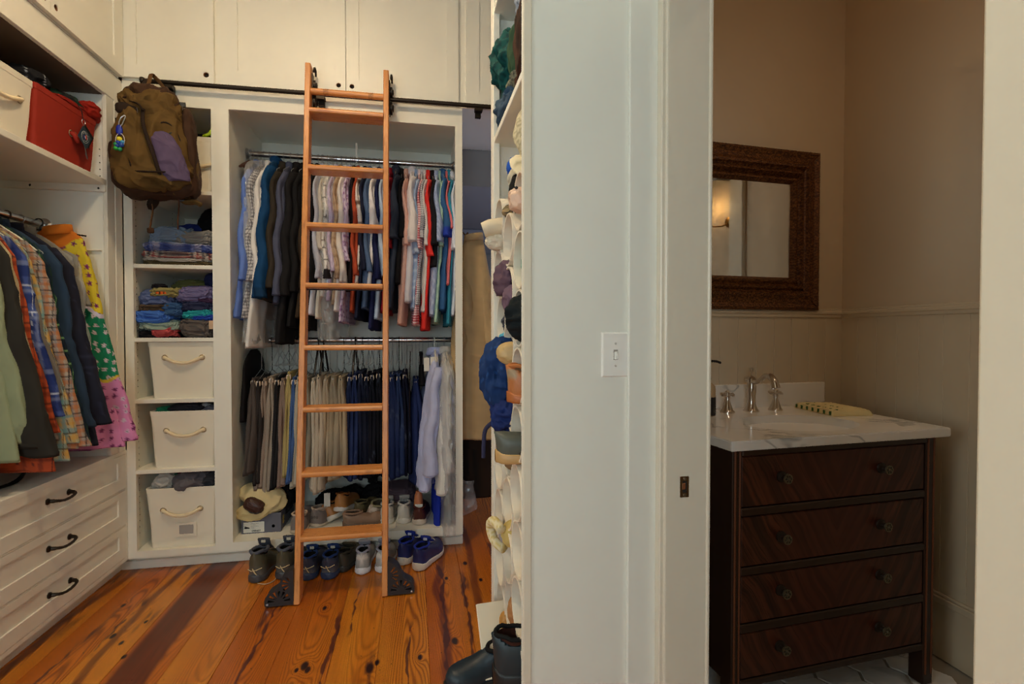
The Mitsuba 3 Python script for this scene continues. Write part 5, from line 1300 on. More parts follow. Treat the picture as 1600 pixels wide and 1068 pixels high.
shoe("grey_sneaker", "pale grey sneaker with blue laces, left one of its pair", (-.266, 2.715, 0), rz=math.radians(-2), side=-1, **GR)
shoe("grey_sneaker", "pale grey sneaker half hidden by the ladder's right side", (-.165, 2.715, 0), rz=math.radians(-3), side=1, **GR)
NV = dict(L=.295, Wd=.106, H=.088, upper="#1d2455", sole="#d0c6b8", accent="#22306a", lining="#15172e", collar="#20308a", laces="#d6d2d0", tag="#aeb4cc", heel=.042, toe=.03)
shoe("navy_sneaker", "navy running shoe behind the ladder's right foot", (-.065, 2.785, 0), rz=math.radians(-22), side=-1, **NV)
shoe("navy_sneaker", "navy running shoe with white sole, rightmost of the shoe row", (.015, 2.70, 0), rz=math.radians(-24), side=1, **NV)
m = tube(bez([(-.765, 2.715, .004), (-.72, 2.70, .004), (-.69, 2.74, .004), (-.70, 2.80, .004)], 6), .0024, 6)
solo("loose_lace", m, mat("mat_lace_cream", (176, 150, 120), .8), "loose shoelace lying on the floor by the left boot", "shoelace", smooth=40)

# ------------------------------------------------------------------ on the floor panel of the hanging bay
ZB = .134
sbx = thing("shoe_box", "slate grey open shoe box with white end label at the left of the bay floor", "box")
BG = mat("mat_slate_card", (92, 92, 104), .7); BI = mat("mat_card_inside", (34, 33, 36), .8)
x0, x1, y0, y1, z0, z1 = -.938, -.733, 3.045, 3.36, ZB, ZB + .108
tk = .003
hole_ = Point(x1 - .040, z0 + .034).buffer(.0085, 12)
fpoly = sbox(x0, z0, x1, z1).difference(hole_)
part(sbx, "end_wall", plate(fpoly, tk, "-y", y0), BG)
part(sbx, "end_wall", bx(x0, x1, y1 - tk, y1, z0, z1, .001), BG)
part(sbx, "side_wall", bx(x0, x0 + tk, y0 + tk, y1 - tk, z0, z1, .001), BG)
part(sbx, "side_wall", bx(x1 - tk, x1, y0 + tk, y1 - tk, z0, z1, .001), BG)
part(sbx, "bottom", bx(x0, x1, y0 + tk, y1 - tk, z0, z0 + tk, .001), BI)
lb = part(sbx, "label", bx(x0 + .010, x0 + .118, y0 - .0008, y0, z0 + .006, z0 + .064, .0002), mat("mat_paper", (214, 210, 200), .8), label="white paper label on the end of the box")
BLK = mat("mat_print_black", (40, 38, 40), .8); GRYP = mat("mat_print_grey", (150, 146, 140), .8)
part(lb, "shoe_picture", prism(Polygon([(0, 0), (.026, 0), (.026, .006), (.012, .010), (.004, .014), (0, .012)]), .0004, "z").apply_transform(trimesh.transformations.rotation_matrix(math.pi / 2, (1, 0, 0))).apply_translation((x0 + .016, y0 - .0008, z0 + .028)), BLK)
for i in range(14):
    part(lb, "bar", bx(x0 + .054 + i * .0032, x0 + .0555 + i * .0032 + .0006 * (i % 3), y0 - .0013, y0 - .0009, z0 + .010, z0 + .019, 0), BLK)
for i in range(4):
    part(lb, "text_line", bx(x0 + .048, x0 + .075 + .012 * (i % 2), y0 - .0013, y0 - .0009, z0 + .030 + i * .008, z0 + .032 + i * .008, 0), GRYP)
part(sbx, "side_logo", bx(x1, x1 + .0008, y0 + .04, y0 + .07, z0 + .03, z0 + .075, .0003), mat("mat_gold_print", (196, 170, 90), .6))
bag = thing("dust_bag", "cream cloth dust bag slumped over the shoe box", "bag")
wad("body", None, None, (-.835, 3.10, .315), (.115, .085, .080), solid("#cfbb8c"), 51, amp=.18, freq=1.4, parent=bag, ry=.3)
wad("fold", None, None, (-.870, 3.035, .262), (.085, .035, .050), solid("#c9b482"), 52, amp=.16, freq=1.5, parent=bag, ry=-.25)
bs_ = thing("brown_dress_shoe", "dark brown leather shoe toe showing in the mouth of the dust bag", "shoe")
m = crumple((-.862, 3.015, .300), (.052, .034, .036), 53, amp=.08, sq=.75, ry=.5); part(bs_, "toe", m, LEATHER, smooth=True, color=np.tile(L3("#3c1f16"), (len(m.vertices), 1)))
part(bs_, "welt", tube([(-.900, 2.995, .300), (-.875, 2.985, .272), (-.845, 2.985, .262), (-.815, 3.0, .280)], .004, 6), mat("mat_welt", (36, 24, 18), .6), smooth=40)
wad("black_cloth", "black cloth bundle in the shoe box behind the dust bag", "cloth", (-.77, 3.20, .28), (.07, .10, .085), solid("#151416"), 54, amp=.25)
UG = dict(L=.27, Wd=.115, H=.095, upper="#7d726e", sole="#b8a894", lining="#b09a88", collar="#b7a290", tongue=False, toe_h=.07, m=CLOTH, heel=.02, toe=.018)
shoe("fleece_slipper", "grey sheepskin slipper half hidden by the ladder's left side", (-.640, 2.985, ZB), rz=math.radians(-6), cat_="slipper", side=-1, **UG)
k = shoe("fleece_slipper", "grey sheepskin slipper with small heel label inside the ladder", (-.560, 3.07, ZB), rz=math.radians(-22), cat_="slipper", side=1, **UG)
hl = meshkit.text_mesh("UGG", .014, .0008); hl.apply_transform(trimesh.transformations.rotation_matrix(math.pi / 2, (1, 0, 0)))
part(k, "heel_lettering", move(hl, (-.577, 3.056, ZB + .058), rz=math.radians(-10)), mat("mat_print_black", (40, 38, 40), .8), label="dark lettering on the heel")
CT = dict(L=.285, Wd=.104, H=.085, upper="#a8703c", sole="#d0cac2", accent="#a8703c", lining="#14110f", collar="#8a5226", tongue=False, heel=.026, toe=.022)
shoe("tan_sneaker", "tan leather sneaker leaning on its side behind the lowest rung", (-.475, 3.10, ZB + .02), rz=math.radians(-30), ry=math.radians(-32), side=1, **CT)
shoe("tan_sneaker", "tan leather sneaker standing heel up on top of the other one", (-.430, 3.085, ZB + .075), rz=math.radians(-12), rx=math.radians(-8), side=-1, **CT)
shoe("suede_shoe", "taupe suede shoe under the tan sneakers", (-.395, 3.03, ZB), rz=math.radians(-70), upper="#8a6f5c", sole="#6a5444", lining="#3a2c22", L=.25, H=.06, tongue=False, toe_h=.05)
BE = dict(L=.28, Wd=.10, H=.088, upper="#a39381", sole="#d6d2cc", accent="#b3a594", band="#cfc6ba", lining="#5c5040", collar="#8c8466", laces="#c9c4ba", heel=.030)
shoe("beige_sneaker", "beige suede sneaker with white sole tipped on its side behind the ladder", (-.275, 3.09, ZB + .015), rz=math.radians(-38), ry=math.radians(26), **BE)
shoe("leopard_flat", "leopard print slip on beside the beige sneaker", (-.330, 3.16, ZB), rz=math.radians(-20), L=.25, H=.07, upper="#6f6040", sole="#3a3226", lining="#2a2218", tongue=False, toe_h=.05)
WS = dict(L=.28, Wd=.104, H=.092, upper="#c9c5bc", sole="#d2cdc4", accent="#c4bfb2", lining="#6a6a70", collar="#c2beb8", laces="#d2cec8", heel=.032)
shoe("white_sneaker", "cream white sneaker behind the ladder's right side", (-.160, 3.03, ZB), rz=math.radians(-4), side=-1, **WS)
shoe("white_sneaker", "cream white sneaker just right of the ladder", (-.060, 3.025, ZB), rz=math.radians(-2), side=1, **WS)
k = shoe("leather_sneaker", "oxblood leather sneaker with white sole by the blue cloth tail", (.030, 2.985, ZB), rz=math.radians(-3), L=.29, Wd=.104, H=.075, upper="#4a2018", sole="#cbb8a4", accent="#4a2018", lining="#1a100c", tongue=False, heel=.034)
tr = thing("shoe_tree", "wooden shoe tree with pale label in the oxblood sneaker", "shoe tree")
part(tr, "heel_block", lathe([(.001, .215), (.024, .215), (.027, .24), (.023, .29), (.016, .305), (.016, .315), (.001, .316)], 18, "z", (.026, 3.055, .0)), mat("mat_cedar", (190, 116, 74), .5), smooth=40)
part(tr, "label", bx(.004, .050, 3.020, 3.024, .225, .247, .001), mat("mat_paper", (214, 210, 200), .8))
folded("folded_pants", "mauve folded cloth on the bay floor behind the white sneakers", solid("#6a5660"), -.19, .0, 3.20, 3.50, .20, .265, 61, layers=3)
for i, (x, y, r, lab) in enumerate(((-.50, 3.36, .085, "black shoe pile behind the sheepskin slippers"), (-.40, 3.42, .09, "black bag behind the tan sneakers"), (-.24, 3.44, .08, "black cloth at the back of the bay floor behind the beige sneaker"))):
    wad("black_bundle", lab, "bundle", (x, y, ZB + .055), (r, .08, .065), solid("#121112"), 70 + i, amp=.3)
solo("cardboard_box", bx(-.185, -.02, 3.22, 3.50, ZB, .198, .003), mat("mat_dark_card", (58, 52, 52), .8), "low dark box under the mauve folded cloth", "box")
wad("black_cord", "tangled black strap hanging behind the ladder near the bay floor", "strap", (-.265, 3.42, .315), (.03, .02, .035), solid("#0e0d0f"), 75, amp=.4)
solo("care_tag", bx(-.515, -.480, 3.115, 3.117, .235, .315, .0005), mat("mat_paper", (214, 210, 200), .8), "white tag hanging below the sand trousers", "tag")
m = tube(bez([(-.13, 2.95, .137), (-.105, 2.965, .138), (-.10, 3.01, .16), (-.09, 3.03, .19)], 6), .0022, 6); solo("white_lace", m, mat("mat_lace_white", (206, 202, 194), .8), "white shoelace trailing over the bay's front edge", "shoelace", smooth=40)


# ------------------------------------------------------------------ canvas bins
CANVAS = mat("mat_canvas", (222, 214, 196), .85)
CANVAS_IN = mat("mat_canvas_inside", (196, 188, 170), .9)
ROPE = mat("mat_rope", (224, 206, 170), .8)
GROM = mat("mat_grommet", (172, 156, 130), .35, .7)
def rrect(hx, hy, r, z, cx=0, cy=0, n=5):
    P = []
    for sx, sy, a0 in ((1, 1, 0), (-1, 1, 90), (-1, -1, 180), (1, -1, 270)):
        for a in np.radians(np.linspace(a0, a0 + 90, n)):
            P.append((cx + sx * (hx - r) + r * math.cos(a), cy + sy * (hy - r) + r * math.sin(a), z))
    return np.array(P)
def canvas_bin(label, x0, x1, y0, y1, z0, z1, front="-y", m=CANVAS, mi_=CANVAS_IN, taper=(.018, .012), holder=False, handle=(0.5, .66, .085), rope=ROPE, name="canvas_bin", seed=0, group=None, sagged=0.0):
    k = thing(name, label, "storage bin", group)
    cx, cy, hx, hy = (x0 + x1) / 2, (y0 + y1) / 2, (x1 - x0) / 2, (y1 - y0) / 2
    ns = 9
    def ring(u, ins, z):
        r = rrect(hx - taper[0] * (1 - u) - ins, hy - taper[1] * (1 - u) - ins, .016, z, cx, cy)
        wob = meshkit.noise(np.c_[r[:, 0] * 14, r[:, 1] * 14, np.full(len(r), z * 12 + seed)], seed) - .5
        d = r[:, :2] - [cx, cy]; d /= np.linalg.norm(d, axis=1, keepdims=True)
        r[:, :2] += d * (wob * .007)[:, None]
        r[:, 2] -= sagged * np.cos((r[:, 0] - cx) / hx * 1.5) * u
        return r
    zs = np.linspace(z0, z1, ns)
    R = [ring((z - z0) / (z1 - z0), 0, z) for z in zs] + [ring(1, .004, z1 + .001), ring(1, .007, z1 - .002)] + [ring((z - z0) / (z1 - z0), .0075, z) for z in zs[::-1][1:-1]] + [ring(0, .009, z0 + .008)]
    part(k, "body", fixed(loft(R)), m, smooth=45)
    hem = [ring(1, -.0012, z1 + .0015), ring(.93, -.0016, z1 - .022), ring(.93, .001, z1 - .0225), ring(1, .001, z1 + .001)]
    part(k, "hem", fixed(loft(hem, caps=False, loop=True)), m, smooth=45)
    # rope handle through two grommets on the front
    hu, hv, hl = handle
    zz = z0 + (z1 - z0) * hv
    def F(s, out, z):
        u = (z - z0) / (z1 - z0)
        if front == "-y": return (x0 + (x1 - x0) * hu + s, y0 + taper[1] * (1 - u) - out, z)
        return (x1 - taper[0] * (1 - u) + out, y0 + (y1 - y0) * hu + s, z)
    h = part(k, "rope_handle", tube(bez([F(-hl, -.004, zz), F(-hl * .95, .010, zz - .001), F(-hl * .45, .018, zz - .022), F(0, .020, zz - .028), F(hl * .45, .018, zz - .022), F(hl * .95, .010, zz - .001), F(hl, -.004, zz)], 6), .0085, 8), rope, smooth=45)
    for s in (-hl, hl):
        g = lathe([(.010, 0), (.015, .001), (.0155, .003), (.0135, .0045), (.0105, .003), (.010, 0)], 18, "-y" if front == "-y" else "x", F(s, -.001, zz))
        part(k, "grommet", g, GROM, smooth=40)
    if holder:
        cz = z0 + (z1 - z0) * .29; xx = x0 + (x1 - x0) * .56; yy = y0 + taper[1] * .7
        fr_ = sbox(-.050, -.036, .050, .036).difference(sbox(-.034, -.024, .034, .024))
        b = part(k, "label_holder", move(plate(fr_, .003, "-y", yy - .006), (xx, 0, cz)), CANVAS)
        part(b, "label_insert", bx(xx - .035, xx + .035, yy - .0045, yy - .003, cz - .025, cz + .025, .0005), mat("mat_grey_label", (158, 152, 146), .7))
    return k
TB = (-1.352, -1.028, 2.952, 3.30)
canvas_bin("white canvas storage bin with rope handle, upper of the three below the folded clothes", -1.350, -1.027, 2.952, 3.30, .905, 1.198, seed=1, handle=(.52, .73, .088))
canvas_bin("white canvas storage bin with grey clothes showing at its top, middle of the three", -1.346, -1.027, 2.953, 3.30, .541, .838, seed=2, handle=(.52, .66, .088))
canvas_bin("overfilled white canvas bin with a label holder, lowest in the tower", -1.366, -1.030, 2.949, 3.30, .123, .437, seed=3, holder=True, handle=(.50, .63, .088), sagged=.006)
canvas_bin("white canvas bin behind the backpack on the highest tower shelf", -1.350, -1.027, 2.955, 3.30, 1.986, 2.270, seed=4, handle=(.55, .52, .16))
canvas_bin("white canvas bin at the left edge of the high shelf", BK + .03, -1.470, 1.98, 2.365, 1.982, 2.235, front="+x", seed=5, handle=(.48, .62, .13))
RED = mat("mat_red_canvas", (150, 34, 16), .8); REDI = mat("mat_red_canvas_inside", (110, 24, 12), .85)
rb = canvas_bin("red canvas bin with hang tag on the high shelf of the left unit", BK + .03, -1.472, 2.375, 2.775, 1.982, 2.245, front="+x", m=RED, mi_=REDI, seed=6, name="red_bin", rope=RED, handle=(.60, .55, .015))
wad("red_flap", None, None, (-1.49, 2.755, 2.285), (.035, .055, .040), solid("#8f1c10"), 81, amp=.25, parent=rb, freq=1.5)
wad("red_fold", None, None, (-1.50, 2.65, 2.258), (.03, .12, .020), solid("#861a10"), 82, amp=.2, parent=rb)
tg = thing("hang_tag", "dark diamond shaped hang tag with round emblem on the red bin", "tag")
DN = mat("mat_tag_navy", (48, 62, 74), .5)
def tagp(poly, d, x, m, name, **kw):
    mm = plate(poly, d, "+x", x); v = np.array(mm.vertices); c, s = math.cos(math.radians(12)), math.sin(math.radians(12))
    y, z = v[:, 1].copy(), v[:, 2].copy(); v[:, 1] = 2.635 + c * y - s * z; v[:, 2] = 2.125 + s * y + c * z
    return part(tg, name, trimesh.Trimesh(v, mm.faces, process=False), m, **kw)
dia = affinity.rotate(sbox(-.034, -.034, .034, .034), 45, origin=(0, 0)).buffer(.002)
tagp(affinity.translate(dia, .022, .006), .001, -1.4475, mat("mat_tag_black", (24, 24, 26), .5), "back_card")
tagp(dia, .001, -1.4445, DN, "front_card")
tagp(Point(0, 0).buffer(.026, 20).difference(Point(0, 0).buffer(.0165, 20)), .0006, -1.4436, mat("mat_tag_ring", (196, 198, 200), .5), "emblem_ring")
tagp(Point(0, 0).buffer(.0245, 20).difference(Point(0, 0).buffer(.018, 20)), .0006, -1.4431, DN, "emblem_band")
for i, ch in enumerate("GENUINE"):
    a = math.radians(150 - i * 20); t_ = meshkit.text_mesh(ch, .0042, .0004)
    v = np.array(t_.vertices); v[:, 0] -= v[:, 0].mean(); v = v[:, :2] @ np.array([[math.cos(a - math.pi / 2), math.sin(a - math.pi / 2)], [-math.sin(a - math.pi / 2), math.cos(a - math.pi / 2)]]) + [.0195 * math.cos(a), .0195 * math.sin(a)]
    part(tg, "letter", trimesh.Trimesh(np.c_[np.full(len(v), -1.4428) + np.array(t_.vertices)[:, 2], 2.635 + v[:, 0], 2.125 + v[:, 1]], t_.faces, process=False), mat("mat_tag_ring", (196, 198, 200), .5))
tagp(sbox(-.011, -.009, 0, .009), .0006, -1.4430, mat("mat_tag_blue", (30, 46, 110), .5), "emblem_half")
tagp(sbox(0, -.009, .011, .009), .0006, -1.4430, mat("mat_tag_red", (186, 36, 40), .5), "emblem_half")
tagp(affinity.scale(Point(0, 0).buffer(.005, 8), .6, 1.3), .0006, -1.4424, mat("mat_tag_ring", (196, 198, 200), .5), "emblem_figure")
part(tg, "ring", tube([(-1.445, 2.628 + .012 * math.cos(a), 2.190 + .012 * math.sin(a)) for a in np.linspace(0, 2 * np.pi, 15)[:-1]], .0014, 6, closed=True), CHROME, smooth=40)
part(tg, "cord", tube(bez([(-1.447, 2.628, 2.20), (-1.449, 2.622, 2.235), (-1.462, 2.62, 2.262)], 5), .0016, 5), BLACKP, smooth=40)
part(tg, "ribbon", tube(bez([(-1.448, 2.635, 2.09), (-1.446, 2.645, 2.06), (-1.447, 2.655, 2.035), (-1.446, 2.640, 2.055)], 5), .004, 6, flat=.3), mat("mat_grey_ribbon", (90, 84, 84), .7), smooth=40)
wad("black_cap", "black cap with white marks stacked in the red bin", "cap", (-1.56, 2.44, 2.275), (.08, .075, .050), lines("#131318", (0, .09, .004, .3, "#b0b4c0", .8)), 84, amp=.18)
wad("dark_cap", "dark green and black cap in the red bin", "cap", (-1.565, 2.66, 2.275), (.085, .10, .050), lines("#14181a", (0, .12, .05, .2, "#123428", .8)), 85, amp=.12)
# what shows at the tops of the bins
def bits(z, items, tag_, y=3.02):
    for i, (x, r, c, lab) in enumerate(items):
        wad("stored_cloth", lab, "cloth", (x, y + .02 * (i % 3), z), r, solid(c), 90 + i + int(z * 100), amp=.25)
bits(.835, [(-1.298, (.035, .05, .022), "#1f7a5a", "small green cloth in the middle bin"), (-1.20, (.085, .07, .032), "#2a2a32", "charcoal cloth filling the middle bin"), (-1.115, (.035, .04, .026), "#c9c9cc", "white knotted cloth in the middle bin"), (-1.065, (.035, .05, .022), "#5a5c68", "grey cloth at the right of the middle bin")], "m")
bits(.445, [(-1.305, (.055, .06, .046), "#b9b5ae", "white printed cloth at the left of the overfilled bin"), (-1.262, (.035, .045, .038), "#24604a", "green cloth in the overfilled bin"), (-1.235, (.04, .06, .050), "#5a2430", "dark red cloth in the overfilled bin"), (-1.170, (.085, .08, .058), "#5e5a60", "grey folded cloth in the overfilled bin"), (-1.075, (.06, .08, .045), "#34353a", "dark grey cloth at the right of the overfilled bin")], "l", y=3.03)
wad("cable", "dark items on top of the highest bin", "cloth", (-1.10, 3.10, 2.29), (.07, .08, .03), solid("#0d0c0c"), 101, amp=.3)
m = tube(bez([(-1.085, 2.985, 2.285), (-1.068, 2.975, 2.288), (-1.052, 2.975, 2.298), (-1.042, 2.975, 2.315), (-1.030, 2.975, 2.318)], 5), .008, 7)
solo("lime_cord", m, mat("mat_lime_cord", (170, 196, 20), .6), "lime yellow cord on the bin behind the backpack", "cord", smooth=40)

# ------------------------------------------------------------------ folded clothes on the tower shelves
Z1 = 1.600
P_BP = plaid("#5a6aa6", .10, ("#c9c2c8", .034, 0, .6), ("#2b356e", .030, .5, .65), ("#8a90b4", .008, .25, .6))
P_RP = plaid("#b5a59a", .052, ("#8e2a2a", .009, 0, .8), ("#33323e", .010, .5, .7))
folded("folded_trousers", "dark olive folded trousers at the bottom of the plaid stack", solid("#5a4c34"), -1.392, -1.035, 2.965, 3.25, Z1 + .002, Z1 + .028, 111, layers=2)
folded("folded_tee", "thin pale folded tee under the red plaid shirt", solid("#b5ada4"), -1.390, -1.06, 2.965, 3.25, Z1 + .026, Z1 + .040, 112, layers=1)
folded("folded_shirt", "red grey and black plaid folded shirt on the tower shelf", P_RP, -1.396, -1.035, 2.958, 3.25, Z1 + .036, Z1 + .076, 113, layers=2, cat_="folded shirt")
folded("folded_shirt", "blue and white plaid folded shirt above the red plaid one", P_BP, -1.388, -1.030, 2.957, 3.25, Z1 + .072, Z1 + .118, 114, layers=2, tilt=-.03, cat_="folded shirt")
folded("folded_jeans", "light blue grey folded denim on the left of the plaid stack", solid("#6f7f96", .2), -1.362, -1.150, 2.975, 3.25, Z1 + .112, Z1 + .196, 115, layers=2, cat_="folded jeans", sag=.03)
folded("folded_trousers", "grey rumpled trousers on the right of the plaid stack", solid("#7b7774", .2), -1.245, -1.030, 2.972, 3.25, Z1 + .108, Z1 + .186, 116, layers=4, sag=.02)
wad("navy_bundle", "navy cloth behind the grey trousers on the tower shelf", "cloth", (-1.24, 3.24, Z1 + .20), (.09, .08, .06), solid("#1a2a6a"), 117, amp=.2)
wad("black_bundle", "black bundle at the back of the plaid shelf", "cloth", (-1.09, 3.27, Z1 + .24), (.12, .10, .13), solid("#0b0a0c"), 118, amp=.2)
Z2 = 1.222
for i, (lab, c, x0, x1, z0, z1, y0, ly) in enumerate((
    ("black folded tee at the bottom left of the crowded shelf", "#161418", -1.408, -1.225, .002, .038, 2.962, 2),
    ("coral red folded tee wedged in the lower left pile", "#b04a4c", -1.335, -1.225, .010, .050, 2.945, 1),
    ("grey green folded tee in the lower left pile", "#8a9a90", -1.402, -1.205, .042, .088, 2.955, 2),
    ("bright blue folded shirt at the front left of the crowded shelf", "#3f68b4", -1.420, -1.235, .078, .142, 2.948, 2),
    ("brown folded shirt with small label above the bright blue one", "#544436", -1.405, -1.240, .134, .170, 2.960, 2),
    ("steel blue folded tee in the middle of the crowded shelf", "#33527c", -1.290, -1.190, .110, .178, 2.957, 2),
    ("slate blue folded tee on the upper left pile", "#56628a", -1.400, -1.235, .168, .252, 2.965, 3),
    ("khaki yellow folded tee with orange print on the upper left pile", "#8f8454", -1.350, -1.190, .214, .256, 2.955, 2),
    ("taupe grey rolled shirt at the bottom right of the crowded shelf", "#5c5450", -1.205, -1.045, .002, .098, 2.950, 3),
    ("cobalt blue folded shirt on the right pile", "#2f4fae", -1.150, -1.030, .090, .120, 2.958, 1),
    ("turquoise folded shirt on the right pile", "#2c9aa0", -1.195, -1.030, .108, .146, 2.953, 2),
    ("dark indigo folded shirt on the right pile", "#282c48", -1.205, -1.030, .140, .192, 2.955, 2),
    ("plum folded shirt edge on the right pile", "#4a3350", -1.120, -1.030, .186, .206, 2.960, 1),
    ("mauve folded shirt, topmost of the right pile", "#665f86", -1.222, -1.030, .190, .262, 2.952, 3))):
    folded("folded_tee", lab, solid(c, .18), x0, x1, y0, 3.24, Z2 + z0, Z2 + z1, 130 + i, layers=ly, cat_="folded shirt", sub=5, sag=.016, tilt=.05 * math.sin(i * 2.1))
wad("orange_print", "small orange and black print on the khaki tee", "print", (-1.283, 2.958, Z2 + .232), (.026, .010, .012), lines("#c8591f", (0, .02, .006, 0, "#2a2420", .9)), 150, amp=.1)
wad("olive_bundle", "olive green cloth at the back of the crowded shelf", "cloth", (-1.21, 3.18, Z2 + .275), (.11, .09, .045), solid("#5e6038"), 151, amp=.15)
wad("navy_cloth", "navy cloth at the back right of the crowded shelf", "cloth", (-1.075, 3.16, Z2 + .31), (.06, .09, .06), solid("#20244c"), 152, amp=.2)
wad("black_strap_bundle", "small black strap on top of the upper left pile", "strap", (-1.31, 3.0, Z2 + .268), (.03, .03, .014), solid("#17141a"), 153, amp=.3)
solo("paper_card", bx(-1.056, -1.0325, 2.946, 2.950, Z2 + .045, Z2 + .09, .0005), mat("mat_kraft", (190, 160, 130), .8), "small tan card at the right end of the crowded shelf", "card")

# ------------------------------------------------------------------ backpack hung from the ladder rail
bp = thing("backpack", "brown olive backpack with a purple stuffed pocket hanging from the ladder rail", "backpack")
BC = (-1.222, 2.785, 2.150)
def bpm(m): return move(move(trimesh.Trimesh(np.array(m.vertices) * [.93, 1, 1], m.faces, process=False), (0, 0, 0), ry=math.radians(-5), rz=math.radians(14)), BC)
def spone(hx, hy, hz, e=(.5, .6, .45), c=(0, 0, 0), seed=1, amp=.010, sub=6, fq=9, taper=0.0):
    m = trimesh.creation.icosphere(subdivisions=min(sub, 6)); v = np.array(m.vertices)
    n = np.sign(v) * np.abs(v) ** np.array(e); P = n * [hx, hy, hz]
    P[:, :2] *= (1 - taper * (P[:, 2:3] / hz))
    q = P * [1, 1, .55] @ np.array([[.9, 0, .43], [0, 1, 0], [-.43, 0, .9]])
    def ridge(f, k): return np.abs(meshkit.noise(q * f + k * 3.1 + (meshkit.noise(P * f * .5 + k)[:, None] * 2.2), k) * 2 - 1)
    d = amp * (1 - 2 * ridge(fq, seed)) + amp * .40 * (1 - 2 * ridge(fq * 2.3, seed + 11)) + amp * .10 * (1 - 2 * ridge(fq * 5, seed + 23))
    P += v * d[:, None]
    return trimesh.Trimesh(P + np.asarray(c), m.faces, process=False)
PK = solid("#57401d", .35); PKD = solid("#3b2517", .3)
def bpart(name, m, col, parent=bp, **kw):
    m = bpm(m); v = np.asarray(m.vertices)
    return part(parent, name, m, CLOTH, smooth=True, color=np.clip(col(v, v[:, [0, 2]]), 0, 1), **kw)
bpart("main_body", spone(.160, .075, .235, seed=2, taper=.16, amp=.014), PK)
bpart("base_panel", spone(.166, .082, .055, c=(0, -.004, -.190), seed=3, e=(.45, .5, .6)), PKD)
fp = bpart("front_pocket", spone(.142, .052, .175, c=(-.012, -.072, -.035), seed=4, taper=.16, amp=.020, fq=11), PK)
bpart("top_pocket", spone(.116, .058, .060, c=(.0, -.045, .155), seed=5, amp=.022, fq=14, e=(.5, .6, .6)), PK)
bpart("top_lid", spone(.098, .066, .036, c=(.01, -.01, .222), seed=6, amp=.020, fq=14, e=(.6, .6, .7)), PKD)
bpart("side_panel", spone(.022, .075, .19, c=(.158, .0, -.01), seed=7, amp=.008, e=(.6, .5, .5)), PKD)
bpart("side_pouch", spone(.030, .050, .10, c=(-.160, -.02, -.10), seed=8, amp=.010), PKD)
pm_ = spone(.056, .018, .108, seed=9, amp=.009, fq=15, e=(.6, .8, .6), taper=.18); pm_.vertices = np.array(pm_.vertices) + np.stack([-.26 * np.array(pm_.vertices)[:, 2], 0 * np.array(pm_.vertices)[:, 2], 0 * np.array(pm_.vertices)[:, 2]], 1) + [.070, -.128, -.085]
pp = bpart("purple_pouch", pm_, solid("#54455f", .25), label="dusty purple stuffed mesh pocket")
DKS = solid("#24170f", .1)
def btube(name, P, r, col, parent=bp, flat=.35, n=8, up=None, **kw):
    m = bpm(tube(bez(P, 6), r, n, flat=flat, up=up)); v = np.asarray(m.vertices)
    return part(parent, name, m, CLOTH, smooth=True, color=np.clip(col(v, v[:, [0, 2]]), 0, 1), **kw)
btube("centre_zip", [(-.02, -.116, .135), (-.022, -.145, .06), (-.008, -.151, -.02), (.012, -.149, -.11), (.024, -.133, -.19)], .0085, DKS, up=(0, 1, 0))
btube("pocket_zip", [(.035, -.121, .055), (.06, -.129, .075), (.095, -.126, .06), (.125, -.113, -.01), (.128, -.106, -.12)], .0042, DKS, flat=.8)
btube("piping", [(-.125, -.096, .03), (-.11, -.126, -.02), (-.098, -.133, -.10), (-.09, -.121, -.19)], .0042, DKS, flat=.8)
btube("compression_strap", [(.142, -.055, .17), (.152, -.062, .08), (.155, -.062, -.05), (.152, -.055, -.18)], .009, DKS, up=(0, 1, 0))
btube("lid_strap", [(-.07, -.112, .165), (-.035, -.128, .15), (-.018, -.130, .12)], .009, DKS)
btube("lid_trim", [(-.130, -.070, .145), (-.09, -.108, .185), (-.02, -.114, .180), (.06, -.108, .150), (.125, -.075, .185), (.115, -.03, .240)], .006, PKD, flat=.8)
gh = btube("haul_loop", [(-.015, -.01, .255), (-.005, .025, .315), (.004, .062, .372), (.012, .088, .374), (.035, .080, .345), (.075, .02, .270), (.09, -.02, .235)], .011, solid("#5a3d1f"), flat=.3)
btube("haul_loop", [(-.015, -.01, .250), (-.03, .03, .300), (-.02, .085, .350)], .012, DKS, flat=.4)
btube("shoulder_strap", [(.10, .055, -.19), (.16, .06, -.20), (.18, .055, -.15), (.165, .05, -.11), (.150, .045, -.16)], .010, PKD, flat=.3)
btube("hip_belt", [(.06, .03, -.225), (.10, .02, -.26), (.145, .0, -.262), (.172, .01, -.275)], .024, PK, flat=.5)
btube("hip_belt", [(-.05, .02, -.21), (-.035, .01, -.25), (-.06, .0, -.285), (-.045, .01, -.24)], .028, DKS, flat=.5)
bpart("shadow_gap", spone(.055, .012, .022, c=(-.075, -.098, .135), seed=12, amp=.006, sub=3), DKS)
btube("second_zip", [(-.145, -.07, .10), (-.14, -.085, .0), (-.135, -.085, -.12)], .005, DKS, up=(0, 1, 0))
btube("base_seam", [(-.14, -.090, -.150), (-.07, -.138, -.158), (.0, -.148, -.160), (.06, -.142, -.158), (.13, -.095, -.150)], .0045, DKS, flat=.8)
ws = btube("webbing_strap", [(-.055, .0, -.25), (-.046, -.01, -.30), (-.060, -.015, -.365), (-.068, -.015, -.40)], .013, solid("#5e4028"), flat=.25)
bpart("strap_end", spone(.016, .008, .014, c=(-.066, -.015, -.405), seed=3, amp=.001, sub=3), PKD, parent=ws)
btube("webbing_strap", [(.075, .0, -.22), (.07, -.005, -.29), (.06, -.01, -.35), (.055, -.012, -.40)], .007, solid("#4a2c1c"), flat=.5)
